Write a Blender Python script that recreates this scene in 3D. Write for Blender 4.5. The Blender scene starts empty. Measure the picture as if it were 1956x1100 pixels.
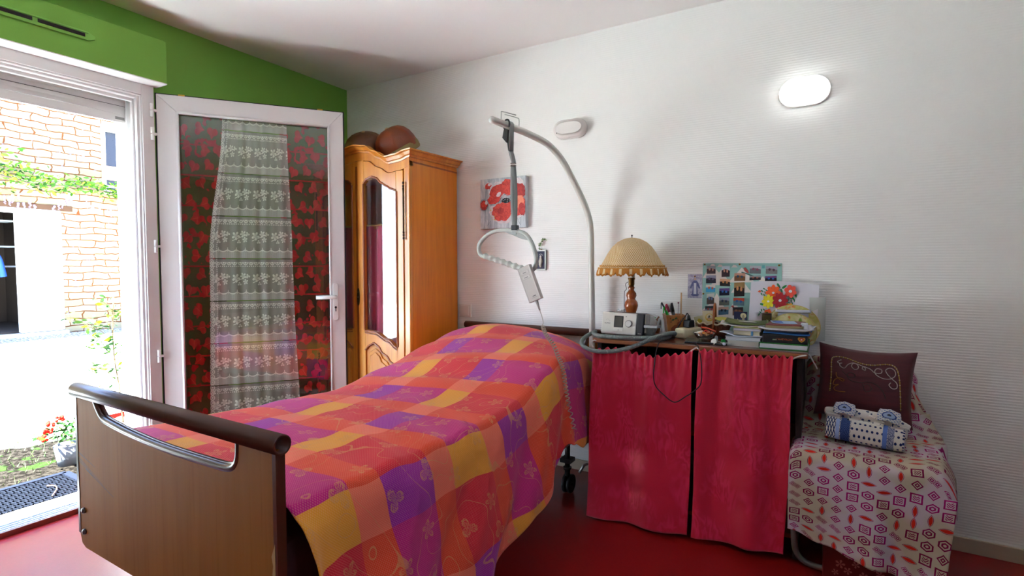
import bpy, bmesh, math, random
from math import sin, cos, pi, radians, sqrt, atan2, floor
from mathutils import Matrix, Vector, noise

random.seed(7)
SC = bpy.context.scene
COL = SC.collection

# ------------------------------------------------------------------ camera, light, exposure
CAM_LOC = Vector((3.088, -2.8124, 1.1987))
YAW, PITCH, FPX = radians(30.46), radians(2.535), 1003.4
cd = bpy.data.cameras.new('camera')
cd.sensor_width = 36.0
cd.lens = FPX / 1956.0 * 36.0
cd.clip_start = 0.02
cam = bpy.data.objects.new('camera', cd)
cam.location = CAM_LOC
cam.rotation_euler = (pi / 2 - PITCH, 0, YAW)
COL.objects.link(cam)
SC.camera = cam

SC.view_settings.view_transform = 'Standard'
SC.view_settings.look = 'None'
SC.view_settings.exposure = 3.5
SC.view_settings.gamma = 1.0
SC.view_settings.use_curve_mapping = False
SC.cycles.max_bounces = 10
SC.cycles.diffuse_bounces = 6
SC.cycles.transparent_max_bounces = 16
SC.cycles.caustics_reflective = False
SC.cycles.caustics_refractive = False
SC.cycles.sample_clamp_indirect = 8.0
SC.cycles.use_denoising = True

SKY_STRENGTH = 1.3
SUN_STRENGTH = 17.0
world = bpy.data.worlds.new('world')
SC.world = world
world.use_nodes = True
wn, wl = world.node_tree.nodes, world.node_tree.links
bg = wn['Background']
tc = wn.new('ShaderNodeTexCoord')
sx = wn.new('ShaderNodeSeparateXYZ')
rp = wn.new('ShaderNodeValToRGB')
wl.new(tc.outputs['Generated'], sx.inputs[0])
wl.new(sx.outputs['Z'], rp.inputs[0])
rp.color_ramp.elements[0].position = 0.0
rp.color_ramp.elements[0].color = (0.74, 0.86, 1.0, 1)
rp.color_ramp.elements[1].position = 0.75
rp.color_ramp.elements[1].color = (0.20, 0.42, 1.0, 1)
wl.new(rp.outputs[0], bg.inputs[0])
bg.inputs[1].default_value = SKY_STRENGTH

sd = bpy.data.lights.new('sun', 'SUN')
sd.energy = SUN_STRENGTH
sd.angle = radians(0.6)
sd.color = (0.92, 1.0, 0.96)
sun = bpy.data.objects.new('sun', sd)
sun.rotation_euler = Vector((-0.10, -0.60, 0.78)).to_track_quat('Z', 'Y').to_euler()
COL.objects.link(sun)

# portal that guides sky samples through the patio opening (gives off no light itself)
pd = bpy.data.lights.new('sky_portal', 'AREA')
pd.shape = 'RECTANGLE'
pd.size, pd.size_y = 1.95, 1.65
pd.cycles.is_portal = True
po = bpy.data.objects.new('sky_portal', pd)
po.location = (-0.2, -2.22, 1.0)
po.rotation_euler = (0, radians(-90), 0)
COL.objects.link(po)
pd2 = pd.copy(); pd2.size, pd2.size_y = .7, .9
po2 = bpy.data.objects.new('sky_portal', pd2)
po2.location = (4.79, -2.55, 1.92)
po2.rotation_euler = (0, radians(90), 0)
COL.objects.link(po2)

# ------------------------------------------------------------------ colour and materials
def lin(c):
    if isinstance(c, str):
        c = c.lstrip('#')
        c = [int(c[i:i + 2], 16) / 255 for i in (0, 2, 4)]
    return tuple(x / 12.92 if x <= 0.04045 else ((x + 0.055) / 1.055) ** 2.4 for x in c) + (1.0,)

class Sk:
    """a socket with arithmetic"""
    def __init__(s, nt, so): s.nt, s.so = nt, so
    def _m(s, op, *a):
        n = s.nt.nodes.new('ShaderNodeMath'); n.operation = op
        for i, v in enumerate((s,) + a):
            if isinstance(v, Sk): s.nt.links.new(v.so, n.inputs[i])
            else: n.inputs[i].default_value = v
        return Sk(s.nt, n.outputs[0])
    def __add__(s, o): return s._m('ADD', o)
    __radd__ = __add__
    def __sub__(s, o): return s._m('SUBTRACT', o)
    def __rsub__(s, o): return (s * -1.0) + o
    def __mul__(s, o): return s._m('MULTIPLY', o)
    __rmul__ = __mul__
    def __truediv__(s, o): return s._m('DIVIDE', o)
    def lt(s, o): return s._m('LESS_THAN', o)
    def gt(s, o): return s._m('GREATER_THAN', o)
    def mn(s, o): return s._m('MINIMUM', o)
    def mx(s, o): return s._m('MAXIMUM', o)
    def sin(s): return s._m('SINE')
    def cos(s): return s._m('COSINE')
    def abs(s): return s._m('ABSOLUTE')
    def fl(s): return s._m('FLOOR')
    def fr(s): return s._m('FRACT')
    def sqrt(s): return s._m('SQRT')
    def pw(s, o): return s._m('POWER', o)
    def mod(s, o): return s._m('FLOORED_MODULO', o)
    def at2(s, o): return s._m('ARCTAN2', o)

class Mt:
    """a procedural principled material"""
    def __init__(s, name, color=(0.8, 0.8, 0.8, 1), rough=0.5, metal=0.0, spec=0.5, sheen=0.0, coat=0.0):
        s.m = bpy.data.materials.new(name); s.m.use_nodes = True
        s.nt = s.m.node_tree; s.b = s.nt.nodes['Principled BSDF']
        if isinstance(color, str): color = lin(color)
        s.b.inputs['Base Color'].default_value = color
        s.b.inputs['Roughness'].default_value = rough
        s.b.inputs['Metallic'].default_value = metal
        s.b.inputs['Specular IOR Level'].default_value = spec
        s.b.inputs['Sheen Weight'].default_value = sheen
        s.b.inputs['Coat Weight'].default_value = coat
        s.b.inputs['Coat Roughness'].default_value = 0.15
    def node(s, t): return s.nt.nodes.new(t)
    def link(s, a, b): s.nt.links.new(a.so if isinstance(a, Sk) else a, b)
    def obj(s):
        n = s.node('ShaderNodeTexCoord'); x = s.node('ShaderNodeSeparateXYZ'); s.link(n.outputs['Object'], x.inputs[0])
        return [Sk(s.nt, x.outputs[i]) for i in range(3)]
    def uv(s):
        n = s.node('ShaderNodeTexCoord'); x = s.node('ShaderNodeSeparateXYZ'); s.link(n.outputs['UV'], x.inputs[0])
        return [Sk(s.nt, x.outputs[i]) for i in range(2)]
    def xyz(s, x, y, z=0.0):
        n = s.node('ShaderNodeCombineXYZ')
        for i, v in enumerate((x, y, z)):
            if isinstance(v, Sk): s.link(v, n.inputs[i])
            else: n.inputs[i].default_value = v
        return n.outputs[0]
    def noise(s, vec, scale, detail=2.0, rough=0.5, dist=0.0):
        n = s.node('ShaderNodeTexNoise'); s.link(vec, n.inputs['Vector'])
        n.inputs['Scale'].default_value = scale; n.inputs['Detail'].default_value = detail
        n.inputs['Roughness'].default_value = rough; n.inputs['Distortion'].default_value = dist
        return Sk(s.nt, n.outputs[0])
    def voro(s, vec, scale, feat='F1', out='Distance'):
        n = s.node('ShaderNodeTexVoronoi'); n.feature = feat; s.link(vec, n.inputs['Vector'])
        n.inputs['Scale'].default_value = scale
        return Sk(s.nt, n.outputs[out])
    def white(s, vec):
        n = s.node('ShaderNodeTexWhiteNoise'); s.link(vec, n.inputs['Vector']); return Sk(s.nt, n.outputs['Value'])
    def mix(s, f, a, b):
        n = s.node('ShaderNodeMix'); n.data_type = 'RGBA'
        if isinstance(f, Sk): s.link(f, n.inputs[0])
        else: n.inputs[0].default_value = f
        for v, i in ((a, 6), (b, 7)):
            if isinstance(v, Sk): s.link(v, n.inputs[i])
            else: n.inputs[i].default_value = lin(v) if isinstance(v, str) else v
        return Sk(s.nt, n.outputs[2])
    def smooth(s, v, a, b):
        n = s.node('ShaderNodeMapRange'); n.interpolation_type = 'SMOOTHSTEP'
        s.link(v, n.inputs[0]); n.inputs[1].default_value = a; n.inputs[2].default_value = b
        return Sk(s.nt, n.outputs[0])
    def color(s, c): s.link(c, s.b.inputs['Base Color']); return s
    def rough(s, c): s.link(c, s.b.inputs['Roughness']); return s
    def alpha(s, c): s.link(c, s.b.inputs['Alpha']); return s
    def bump(s, h, dist=0.001, strength=1.0):
        n = s.node('ShaderNodeBump'); n.inputs['Distance'].default_value = dist; n.inputs['Strength'].default_value = strength
        s.link(h, n.inputs['Height']); s.link(n.outputs[0], s.b.inputs['Normal']); return s

_pc = {}
def plain(c, rough=0.5, metal=0.0, spec=0.5, coat=0.0):
    """a plain material with a faint surface mottle, cached by colour"""
    k = (c, rough, metal, spec, coat)
    if k not in _pc:
        t = Mt('finish_' + c.strip('#'), c, rough, metal, spec, coat=coat)
        o = t.node('ShaderNodeTexCoord').outputs['Object']
        r = t.noise(o, 60.0, 2.0) * 0.12 + (rough - 0.06)
        t.rough(r)
        _pc[k] = t.m
    return _pc[k]

# ------------------------------------------------------------------ mesh builder
def rotM(ax, deg): return Matrix.Rotation(radians(deg), 4, ax)
def T(*v): return Matrix.Translation(v if len(v) == 3 else v[0])
def frame_along(p0, p1):
    z = (Vector(p1) - Vector(p0)).normalized()
    u = Vector((0, 0, 1)) if abs(z.z) < 0.95 else Vector((1, 0, 0))
    x = u.cross(z).normalized(); y = z.cross(x)
    return x, y, z

class MB:
    def __init__(s, M=None):
        s.v, s.f, s.mi, s.uvs, s.sm = [], [], [], [], []
        s.M = M if M is not None else Matrix.Identity(4)
        s.mat = 0; s.smooth = False
    def _add(s, vs, fs, uvs=None, smooth=None):
        b = len(s.v)
        s.v += [s.M @ Vector(p) for p in vs]
        for k, f in enumerate(fs):
            s.f.append([b + i for i in f]); s.mi.append(s.mat)
            s.sm.append(s.smooth if smooth is None else smooth)
            s.uvs.append([uvs[i] for i in f] if uvs else None)
        return s
    def box(s, a, b):
        x0, x1 = sorted((a[0], b[0])); y0, y1 = sorted((a[1], b[1])); z0, z1 = sorted((a[2], b[2]))
        vs = [(x0, y0, z0), (x1, y0, z0), (x1, y1, z0), (x0, y1, z0), (x0, y0, z1), (x1, y0, z1), (x1, y1, z1), (x0, y1, z1)]
        return s._add(vs, [(0, 3, 2, 1), (4, 5, 6, 7), (0, 1, 5, 4), (1, 2, 6, 5), (2, 3, 7, 6), (3, 0, 4, 7)], smooth=False)
    def cyl(s, p0, p1, r0, r1=None, n=20, cap=True):
        r1 = r0 if r1 is None else r1
        x, y, z = frame_along(p0, p1)
        p0, p1 = Vector(p0), Vector(p1)
        vs = [p0 + (x * cos(2 * pi * i / n) + y * sin(2 * pi * i / n)) * r0 for i in range(n)]
        vs += [p1 + (x * cos(2 * pi * i / n) + y * sin(2 * pi * i / n)) * r1 for i in range(n)]
        s._add(vs, [(i, (i + 1) % n, n + (i + 1) % n, n + i) for i in range(n)], smooth=True)
        if cap: s._add(vs, [tuple(range(n - 1, -1, -1)), tuple(range(n, 2 * n))], smooth=False)
        return s
    def tube(s, path, r, n=12, closed=False, cap=True, flat=None):
        P = [Vector(p) for p in path]; m = len(P)
        R = r if isinstance(r, (list, tuple)) else [r] * m
        vs = []; prev = None
        for i in range(m):
            a = P[i - 1] if (i > 0 or closed) else P[i]
            b = P[(i + 1) % m] if (i < m - 1 or closed) else P[i]
            t = (b - a).normalized()
            if prev is None:
                u = Vector((0, 0, 1)) if abs(t.z) < 0.9 else Vector((1, 0, 0))
                x = u.cross(t).normalized()
            else:
                x = (prev - t * prev.dot(t)).normalized()
            prev = x; y = t.cross(x)
            ky = flat if flat else 1.0
            vs += [P[i] + (x * cos(2 * pi * k / n) + y * sin(2 * pi * k / n) * ky) * R[i] for k in range(n)]
        fs = []
        for i in range(m if closed else m - 1):
            j = (i + 1) % m
            fs += [(i * n + k, i * n + (k + 1) % n, j * n + (k + 1) % n, j * n + k) for k in range(n)]
        s._add(vs, fs, smooth=True)
        if cap and not closed:
            s._add(vs, [tuple(range(n - 1, -1, -1)), tuple(range((m - 1) * n, m * n))], smooth=False)
        return s
    def lathe(s, prof, c=(0, 0, 0), n=32, rf=None, smooth=True):
        vs = []
        for (r, z) in prof:
            for k in range(n):
                a = 2 * pi * k / n; q = rf(a, r, z) if rf else r
                vs.append((c[0] + q * cos(a), c[1] + q * sin(a), c[2] + z))
        fs = []
        for i in range(len(prof) - 1):
            fs += [(i * n + k, i * n + (k + 1) % n, (i + 1) * n + (k + 1) % n, (i + 1) * n + k) for k in range(n)]
        uv = [(k / n, i / max(1, len(prof) - 1)) for i in range(len(prof)) for k in range(n)]
        return s._add(vs, fs, uvs=uv, smooth=smooth)
    def grid(s, fn, nu, nv, uvf=None, smooth=True):
        vs, uv = [], []
        for j in range(nv + 1):
            for i in range(nu + 1):
                a, b = i / nu, j / nv
                vs.append(fn(a, b)); uv.append(uvf(a, b) if uvf else (a, b))
        w = nu + 1
        fs = [(j * w + i, j * w + i + 1, (j + 1) * w + i + 1, (j + 1) * w + i) for j in range(nv) for i in range(nu)]
        return s._add(vs, fs, uvs=uv, smooth=smooth)
    def prism(s, poly, d0, d1, ax='y'):
        """extrude a 2D outline; ax is the axis of the extrusion"""
        def P(a, b, d): return {'y': (a, d, b), 'x': (d, a, b), 'z': (a, b, d)}[ax]
        n = len(poly)
        ar = sum(poly[i][0] * poly[(i + 1) % n][1] - poly[(i + 1) % n][0] * poly[i][1] for i in range(n))
        if ar < 0: poly = poly[::-1]
        if d0 > d1: d0, d1 = d1, d0
        vs = [P(a, b, d0) for a, b in poly] + [P(a, b, d1) for a, b in poly]
        fs = [tuple(range(n)), tuple(range(2 * n - 1, n - 1, -1))]
        fs += [(i, n + i, n + (i + 1) % n, (i + 1) % n) for i in range(n)]
        if ax in ('x', 'z'): fs = [f[::-1] for f in fs]
        return s._add(vs, fs, smooth=False)
    def ball(s, c, r, n=16, m=10, M=None):
        r = r if isinstance(r, (tuple, list)) else (r, r, r)
        vs = []
        for j in range(m + 1):
            t = pi * j / m
            for i in range(n):
                a = 2 * pi * i / n
                p = Vector((r[0] * sin(t) * cos(a), r[1] * sin(t) * sin(a), r[2] * cos(t)))
                if M: p = M @ p
                vs.append(Vector(c) + p)
        fs = [(j * n + i, (j + 1) * n + i, (j + 1) * n + (i + 1) % n, j * n + (i + 1) % n) for j in range(m) for i in range(n)]
        return s._add(vs, fs, smooth=True)
    def poly(s, pts): return s._add(pts, [tuple(range(len(pts)))], smooth=False)
    def build(s, name, mats, parent=None, origin=None, bevel=0, seg=2, sub=0, solid=0):
        mats = mats if isinstance(mats, (list, tuple)) else [mats]
        if origin is None:
            if parent is not None: origin = WL[parent.name]
            else:
                xs = [p.x for p in s.v]; ys = [p.y for p in s.v]; zs = [p.z for p in s.v]
                origin = Vector(((min(xs) + max(xs)) / 2, (min(ys) + max(ys)) / 2, min(zs)))
        origin = Vector(origin)
        me = bpy.data.meshes.new(name)
        me.from_pydata([tuple(p - origin) for p in s.v], [], s.f)
        for m in mats: me.materials.append(m)
        for i, p in enumerate(me.polygons):
            p.material_index = min(s.mi[i], len(mats) - 1); p.use_smooth = s.sm[i]
        if any(u is not None for u in s.uvs):
            ul = me.uv_layers.new(name='UVMap')
            for i, p in enumerate(me.polygons):
                if s.uvs[i]:
                    for k, li in enumerate(p.loop_indices): ul.data[li].uv = s.uvs[i][k]
        bm = bmesh.new(); bm.from_mesh(me)
        bmesh.ops.remove_doubles(bm, verts=bm.verts, dist=1e-6)
        bm.to_mesh(me); bm.free()
        me.update()
        o = bpy.data.objects.new(name, me); COL.objects.link(o)
        if parent is not None:
            o.parent = parent
            o.location = origin - WL[parent.name]
        else: o.location = origin
        WL[o.name] = origin
        if solid:
            q = o.modifiers.new('thickness', 'SOLIDIFY'); q.thickness = solid; q.offset = 0
        if bevel:
            q = o.modifiers.new('bevel', 'BEVEL'); q.width = bevel; q.segments = seg; q.limit_method = 'ANGLE'
            q.angle_limit = radians(40); q.harden_normals = False
        if sub:
            q = o.modifiers.new('subdivision', 'SUBSURF'); q.levels = sub; q.render_levels = sub
        return o
WL = {}

def tag(o, label=None, cat=None, group=None, kind=None):
    if label: o['label'] = label
    if cat: o['category'] = cat
    if group: o['group'] = group
    if kind: o['kind'] = kind
    return o
def thing(name, loc, label, cat, group=None, kind=None):
    o = bpy.data.objects.new(name, None); COL.objects.link(o)
    o.location = loc; o.empty_display_size = 0.05; WL[o.name] = Vector(loc)
    return tag(o, label, cat, group, kind)
def curve(pts, n=8, closed=False):
    """catmull-rom through the points"""
    P = [Vector(p) for p in pts]; out = []; m = len(P)
    for i in range(m if closed else m - 1):
        g = lambda k: P[k % m] if closed else P[max(0, min(m - 1, k))]
        a, b, c, d = g(i - 1), g(i), g(i + 1), g(i + 2)
        for k in range(n):
            t = k / n
            out.append(0.5 * ((2 * b) + (c - a) * t + (2 * a - 5 * b + 4 * c - d) * t * t + (3 * b - a - 3 * c + d) * t ** 3))
    if not closed: out.append(P[-1])
    return out
def lerp(tab, x):
    if x <= tab[0][0]: return tab[0][1]
    for (a, b), (c, d) in zip(tab, tab[1:]):
        if x <= c:
            t = (x - a) / (c - a); t = t * t * (3 - 2 * t)
            return b + (d - b) * t
    return tab[-1][1]
def lerpl(tab, x):
    if x <= tab[0][0]: return tab[0][1]
    for (a, b), (c, d) in zip(tab, tab[1:]):
        if x <= c: return b + (d - b) * (x - a) / (c - a)
    return tab[-1][1]
def disc(cx, cz, r, n=20, sx=1.0, sz=1.0): return [(cx + r * sx * cos(2 * pi * i / n), cz + r * sz * sin(2 * pi * i / n)) for i in range(n)]
def stadium(cx, cz, w, h, n=12):
    r = h / 2; d = w / 2 - r; out = []
    for i in range(n + 1):
        a = -pi / 2 + pi * i / n; out.append((cx + d + r * cos(a), cz + r * sin(a)))
    for i in range(n + 1):
        a = pi / 2 + pi * i / n; out.append((cx - d + r * cos(a), cz + r * sin(a)))
    return out
def text_mesh(name, body, size, M, mat, parent, depth=0.0004, align='CENTER'):
    cu = bpy.data.curves.new('lettering', 'FONT'); cu.body = body; cu.size = size; cu.extrude = depth
    cu.align_x = align; cu.resolution_u = 3
    to = bpy.data.objects.new('lettering_tmp', cu); COL.objects.link(to)
    bpy.context.view_layer.update()
    me = bpy.data.meshes.new_from_object(to)
    bpy.data.objects.remove(to)
    me.transform(T(*(-WL[parent.name])) @ M)
    me.materials.clear(); me.materials.append(mat)
    o = bpy.data.objects.new(name, me); COL.objects.link(o); o.parent = parent
    WL[o.name] = WL[parent.name]
    return o

# ------------------------------------------------------------------ main materials
def m_wall():
    t = Mt('ribbed_white_wallpaper', '#ebe9e4', 0.75, spec=0.25)
    x, y, z = t.obj()
    o = t.node('ShaderNodeTexCoord').outputs['Object']
    w = (z * (2 * pi / 0.0115) + t.noise(t.xyz(x * 9, y * 9, z * 60), 1.0, 2.0) * 2.2).sin()
    t.bump(w * 0.5 + t.noise(o, 240.0, 2) * 0.5, 0.0011, 0.55)
    return t.m
def m_green():
    t = Mt('green_paint', '#76aa42', 0.6, spec=0.3)
    o = t.node('ShaderNodeTexCoord').outputs['Object']
    t.bump(t.noise(o, 160.0, 2), 0.0006, 0.5)
    return t.m
def m_floor():
    t = Mt('red_lino', '#8f1712', 0.34, spec=0.5, coat=0.2)
    o = t.node('ShaderNodeTexCoord').outputs['Object']
    n = t.noise(o, 90.0, 3.0, 0.7)
    t.color(t.mix(n, '#7c120e', '#961c16'))
    t.rough(t.noise(o, 6.0, 3.0) * 0.16 + 0.26)
    t.bump(t.noise(o, 300.0, 2), 0.0004, 0.5)
    return t.m
def m_wood(name, c1, c2, c3, rough=0.35, coat=0.3, scale=1.0, ax=2, spec=0.5):
    t = Mt(name, c1, rough, spec=spec, coat=coat)
    p = t.obj()
    k = [22.0 * scale] * 3; k[ax] = 1.3 * scale
    v = t.xyz(p[0] * k[0], p[1] * k[1], p[2] * k[2])
    n = t.noise(v, 1.0, 4.0, 0.6, 0.6)
    k2 = [120.0 * scale] * 3; k2[ax] = 4.0 * scale
    g = t.noise(t.xyz(p[0] * k2[0], p[1] * k2[1], p[2] * k2[2]), 1.0, 2.0)
    a = t.mix(t.smooth(n, 0.3, 0.7), c1, c2)
    t.color(t.mix(t.smooth(g, 0.55, 0.8) * 0.5, a, c3))
    t.rough(g * 0.15 + rough)
    return t.m
def m_white_pvc():
    t = Mt('white_pvc', '#dcd8d6', 0.32, spec=0.5)
    o = t.node('ShaderNodeTexCoord').outputs['Object']
    t.rough(t.noise(o, 12.0, 2) * 0.1 + 0.28)
    return t.m
def m_glass(name, fac=1.5, tint=(1, 1, 1, 1)):
    t = Mt(name); nt = t.nt
    tr = t.node('ShaderNodeBsdfTransparent'); tr.inputs[0].default_value = tint
    gl = t.node('ShaderNodeBsdfGlossy'); gl.inputs['Roughness'].default_value = 0.0
    fr = t.node('ShaderNodeFresnel'); bf = Sk(nt, t.node('ShaderNodeNewGeometry').outputs['Backfacing']); t.link(bf * (1 / 1.5 - 1.5) + 1.5, fr.inputs[0])
    f = Sk(nt, fr.outputs[0]) * fac
    mx = t.node('ShaderNodeMixShader'); t.link(f.mn(1.0), mx.inputs[0])
    t.link(tr.outputs[0], mx.inputs[1]); t.link(gl.outputs[0], mx.inputs[2])
    t.link(mx.outputs[0], nt.nodes['Material Output'].inputs[0])
    return t.m
BACKW = plain('#8f897e', 0.8)
WALL, GREEN, FLOOR = m_wall(), m_green(), m_floor()
PVC = m_white_pvc()
CEIL = plain('#f1efec', 0.8, spec=0.2)
RUBBER = plain('#1c1a1b', 0.6)
GLASS = m_glass('window_glass', 1.7)
OAK = m_wood('golden_oak', '#d67a14', '#e28a1e', '#a8540c', 0.36, 0.15)
OAKF = m_wood('golden_oak_front', '#cc7c24', '#dc9434', '#a85a18', 0.26, 0.4)
OAKD = m_wood('dark_oak', '#8d4413', '#a3561b', '#6a2c0a', 0.3, 0.35)
DESKW = m_wood('reddish_desk_wood', '#5a2410', '#6b2c13', '#421708', 0.25, 0.5, ax=0)
BEECH = m_wood('beech_laminate', '#8a5216', '#935a1c', '#7d4812', 0.58, 0.0, 0.7, spec=0.12)
BROWNM = Mt('brown_lacquered_tube', '#4a2517', 0.28, spec=0.5, coat=0.1).m
STEEL = plain('#b9b9b4', 0.32, 0.9)
CREAMM = plain('#c9c8bf', 0.35, 0.0, coat=0.3)
BRASS = plain('#8a6a34', 0.35, 0.9)
BLACKP = plain('#141416', 0.4)
GREYP = plain('#8f9390', 0.45)
WHITEP = plain('#e4e2dd', 0.4)
DARK = plain('#120c0a', 0.8)
EXTW = plain('#dadad6', 0.85)

# ------------------------------------------------------------------ the room
X1, Y0 = 4.7, -5.4
b = MB(); b.box((-0.02, Y0, -0.12), (X1, 0.0, 0.0)); tag(b.build('floor', FLOOR), kind='structure')
b = MB(); b.box((-0.3, Y0 - .1, 2.5), (X1 + .1, 0.12, 2.62)); tag(b.build('ceiling', CEIL), kind='structure')
b = MB(); b.box((-0.3, 0.0, -0.12), (X1 + .1, 0.12, 2.5)); tag(b.build('wall_back', WALL), kind='structure')
WY0, WY1, WZ0, WZ1 = -3.0, -2.1, 1.55, 2.3      # unseen window added in the right-hand wall to fill the shadows
b = MB(); b.box((X1, Y0, -0.12), (X1 + .1, WY0, 2.5)); b.box((X1, WY1, -0.12), (X1 + .1, 0.0, 2.5)); b.box((X1, WY0, -0.12), (X1 + .1, WY1, WZ0)); b.box((X1, WY0, WZ1), (X1 + .1, WY1, 2.5)); tag(b.build('wall_right', plain('#8f8a82', .8)), kind='structure')
b = MB(); b.box((-0.3, Y0 - .1, -0.12), (X1, Y0, 2.5)); tag(b.build('wall_front', BACKW), kind='structure')
# green wall with the patio opening: y -1.335 to -3.38, up to z 2.15
OP0, OP1, OPZ = -1.335, -3.10, 2.148
b = MB()
for (ya, yb, za, zb) in ((0, OP0, -.12, 2.5), (OP1, Y0, -.12, 2.5), (OP0, OP1, OPZ, 2.5)):
    b.mat = 0; b.box((-0.05, ya, za), (0, yb, zb))
for (ya, yb, za, zb) in ((0, OP0 - .06, -.12, 2.5), (OP1 + .06, Y0, -.12, 2.5), (OP0 - .06, OP1 + .06, OPZ - .02, 2.5)):
    b.mat = 1; b.box((-0.28, ya, za), (-0.05, yb, zb))
tag(b.build('wall_left', [GREEN, EXTW]), kind='structure')
# unseen eave over the opening, its depth set to keep sun off the floor
b = MB(); b.box((-0.38, Y0, 2.62), (X1, 0.4, 2.70)); tag(b.build('trim_5', EXTW), kind='structure')

SKIRT = plain('#b5a48c', 0.5)
b = MB(); b.box((0.0, -0.012, 0), (X1, 0, 0.062)); tag(b.build('baseboard_back', SKIRT, bevel=.003), kind='structure')
b = MB(); b.box((0.0, OP0, 0), (0.012, -0.012, 0.062)); tag(b.build('baseboard_left', SKIRT, bevel=.003), kind='structure')

# shutter box over the opening
b = MB()
b.mat = 0; b.box((0, -4.2, 2.146), (0.11, -1.315, 2.362))
b.mat = 1; b.box((0.0, -4.2, 2.1405), (0.11, -1.315, 2.146))
tag(b.build('trim_1', [GREEN, plain('#e8e8e6', 0.4)], bevel=.002), kind='structure')
# slim air inlet on the box
GREEN2 = plain('#74b03f', 0.45)
v = thing('air_vent', (0.115, -1.86, 2.24), 'slim green slotted air inlet on the shutter box above the patio door', 'air vent')
b = MB()
yy = [(-1.632, 2.256), (-1.632, 2.270), (-1.66, 2.283), (-2.30, 2.286), (-2.32, 2.27), (-2.32, 2.25), (-2.28, 2.240), (-1.66, 2.243)]
b.prism(yy, 0.1105, 0.118, 'x'); b.build('plate', GREEN2, v, bevel=.002)
b = MB()
for a in (-1.672, -1.862, -2.052): b.box((0.1182, a, 2.256), (0.1196, a - .172, 2.272))
b.build('slot', DARK, v, bevel=.001)
b = MB(); b.box((0.118, -1.66, 2.2745), (0.122, -2.25, 2.279)); b.build('rain_lip', GREEN2, v)

# patio frame (window_1): jamb, head, far jamb, threshold, hinges
w = thing('window_1', (0, -1.36, 0), None, None, kind='structure')
def jamb(y, sgn):
    b = MB()
    b.box((-0.05, y, 0.02), (0.012, y + sgn * .058, 2.148))
    b.box((-0.05, y + sgn * .058, 0.02), (-0.004, y + sgn * .078, 2.085))
    b.cyl((0.0, y + sgn * .060, 0.03), (0.0, y + sgn * .060, 2.085), 0.007, n=10)
    b.box((-0.05, y + sgn * .078, 0.02), (-0.03, y + sgn * .088, 2.06))
    return b.build('side_frame', PVC, w, bevel=.0025)
jamb(OP0, -1); jamb(OP1, 1)
b = MB()
b.box((-0.05, OP0 - .058, 2.088), (0.0118, OP1 + .058, 2.148)); b.box((-0.05, OP0 - .078, 2.066), (-0.0042, OP1 + .078, 2.087))
b.cyl((0.0, OP0 - .058, 2.084), (0.0, OP1 + .058, 2.084), 0.007, n=10)
b.box((-0.05, OP0 - .078, 2.05), (-0.03, OP1 + .078, 2.07))
b.build('head_frame', PVC, w, bevel=.0025)
b = MB(); 
b.box((-0.075, OP0, 0.0), (0.012, OP1, 0.022))
for k, xx in enumerate((-0.06, -0.042, -0.024, -0.006)): b.box((xx, OP0, 0.022), (xx + .008, OP1, 0.031 - 0.002 * k))
b.build('threshold', plain('#d7dadb', 0.3, 0.5), w, bevel=.001)
b = MB(); b.box((0.012, OP0 - .02, 0), (0.022, OP1, 0.024)); b.build('threshold_strip', plain('#7a4a40', 0.35, 0.4), w)  # red-brown paints the floor's reflection onto the threshold's inner face
for hz in (2.015, 1.892, 1.297, 0.706, 0.25):
    b = MB(); b.cyl((0.022, OP0 - .016, hz - .034), (0.022, OP0 - .016, hz - .002), 0.0088, n=14)
    b.cyl((0.022, OP0 - .016, hz + .001), (0.022, OP0 - .016, hz + .034), 0.0088, n=14)
    b.box((0.012, OP0 - .018, hz - .006), (0.03, OP0 + .004, hz + .006))
    b.build('hinge', WHITEP, w, bevel=.001)
# outer sill slab
b = MB(); b.prism([(-0.40, -0.16), (-0.40, -0.045), (-0.075, 0.004), (-0.02, 0.0), (-0.02, -0.16)], OP0 + .1, OP1 - .1, 'y')
tag(b.build('trim_2', plain('#e2e2e2', 0.7)), kind='structure')

w2 = thing('added_fill_window', (X1 + .05, (WY0 + WY1) / 2, WZ0), None, None, kind='structure')  # added opening out of view, softens shadows in the armoire corner
b = MB()
for y in (WY0, (WY0 + WY1) / 2 - .03, WY1 - .06): b.box((X1 + .02, y, WZ0 + .06), (X1 + .08, y + .06, WZ1 - .06))
for z in (WZ0, WZ1 - .06): b.box((X1 + .02, WY0, z), (X1 + .08, WY1, z + .06))
b.build('frame', PVC, w2)
b = MB(); b.box((X1 + .045, WY0 + .05, WZ0 + .05), (X1 + .05, WY1 - .05, WZ1 - .05)); b.build('glass_pane', GLASS, w2)

# roller shutter, lowered a little
rs = thing('roller_shutter', (-0.115, -1.40, 1.945), 'pale grey slatted roller shutter lowered a little over the patio opening', 'shutter')
SLAT = plain('#dcdad6', 0.45)
for k in range(5):
    z0 = 1.99 + k * 0.043
    b = MB(); b.prism([(-0.104, z0), (-0.116, z0), (-0.116, z0 + .040), (-0.104, z0 + .040), (-0.1015, z0 + .02)], OP0 - .07, OP1 + .07, 'y')
    b.build('slat', SLAT, rs)
b = MB()
for k in range(5):
    z0 = 1.99 + k * 0.043
    yy = OP0 - .07
    while yy > OP1 + .1:
        b.box((-0.115, yy, z0 + .039), (-0.108, yy - .085, z0 + .044)); yy -= .088
b.build('slat_joint', DARK, rs)
b = MB(); b.box((-0.118, OP0 - .07, 1.944), (-0.100, OP1 + .07, 1.988)); b.build('bottom_bar', SLAT, rs, bevel=.002)
b = MB(); b.box((-0.0998, -1.428, 1.958), (-0.099, -1.47, 1.972)); b.build('maker_plate', plain('#8e8c88', .4), rs)
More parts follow.
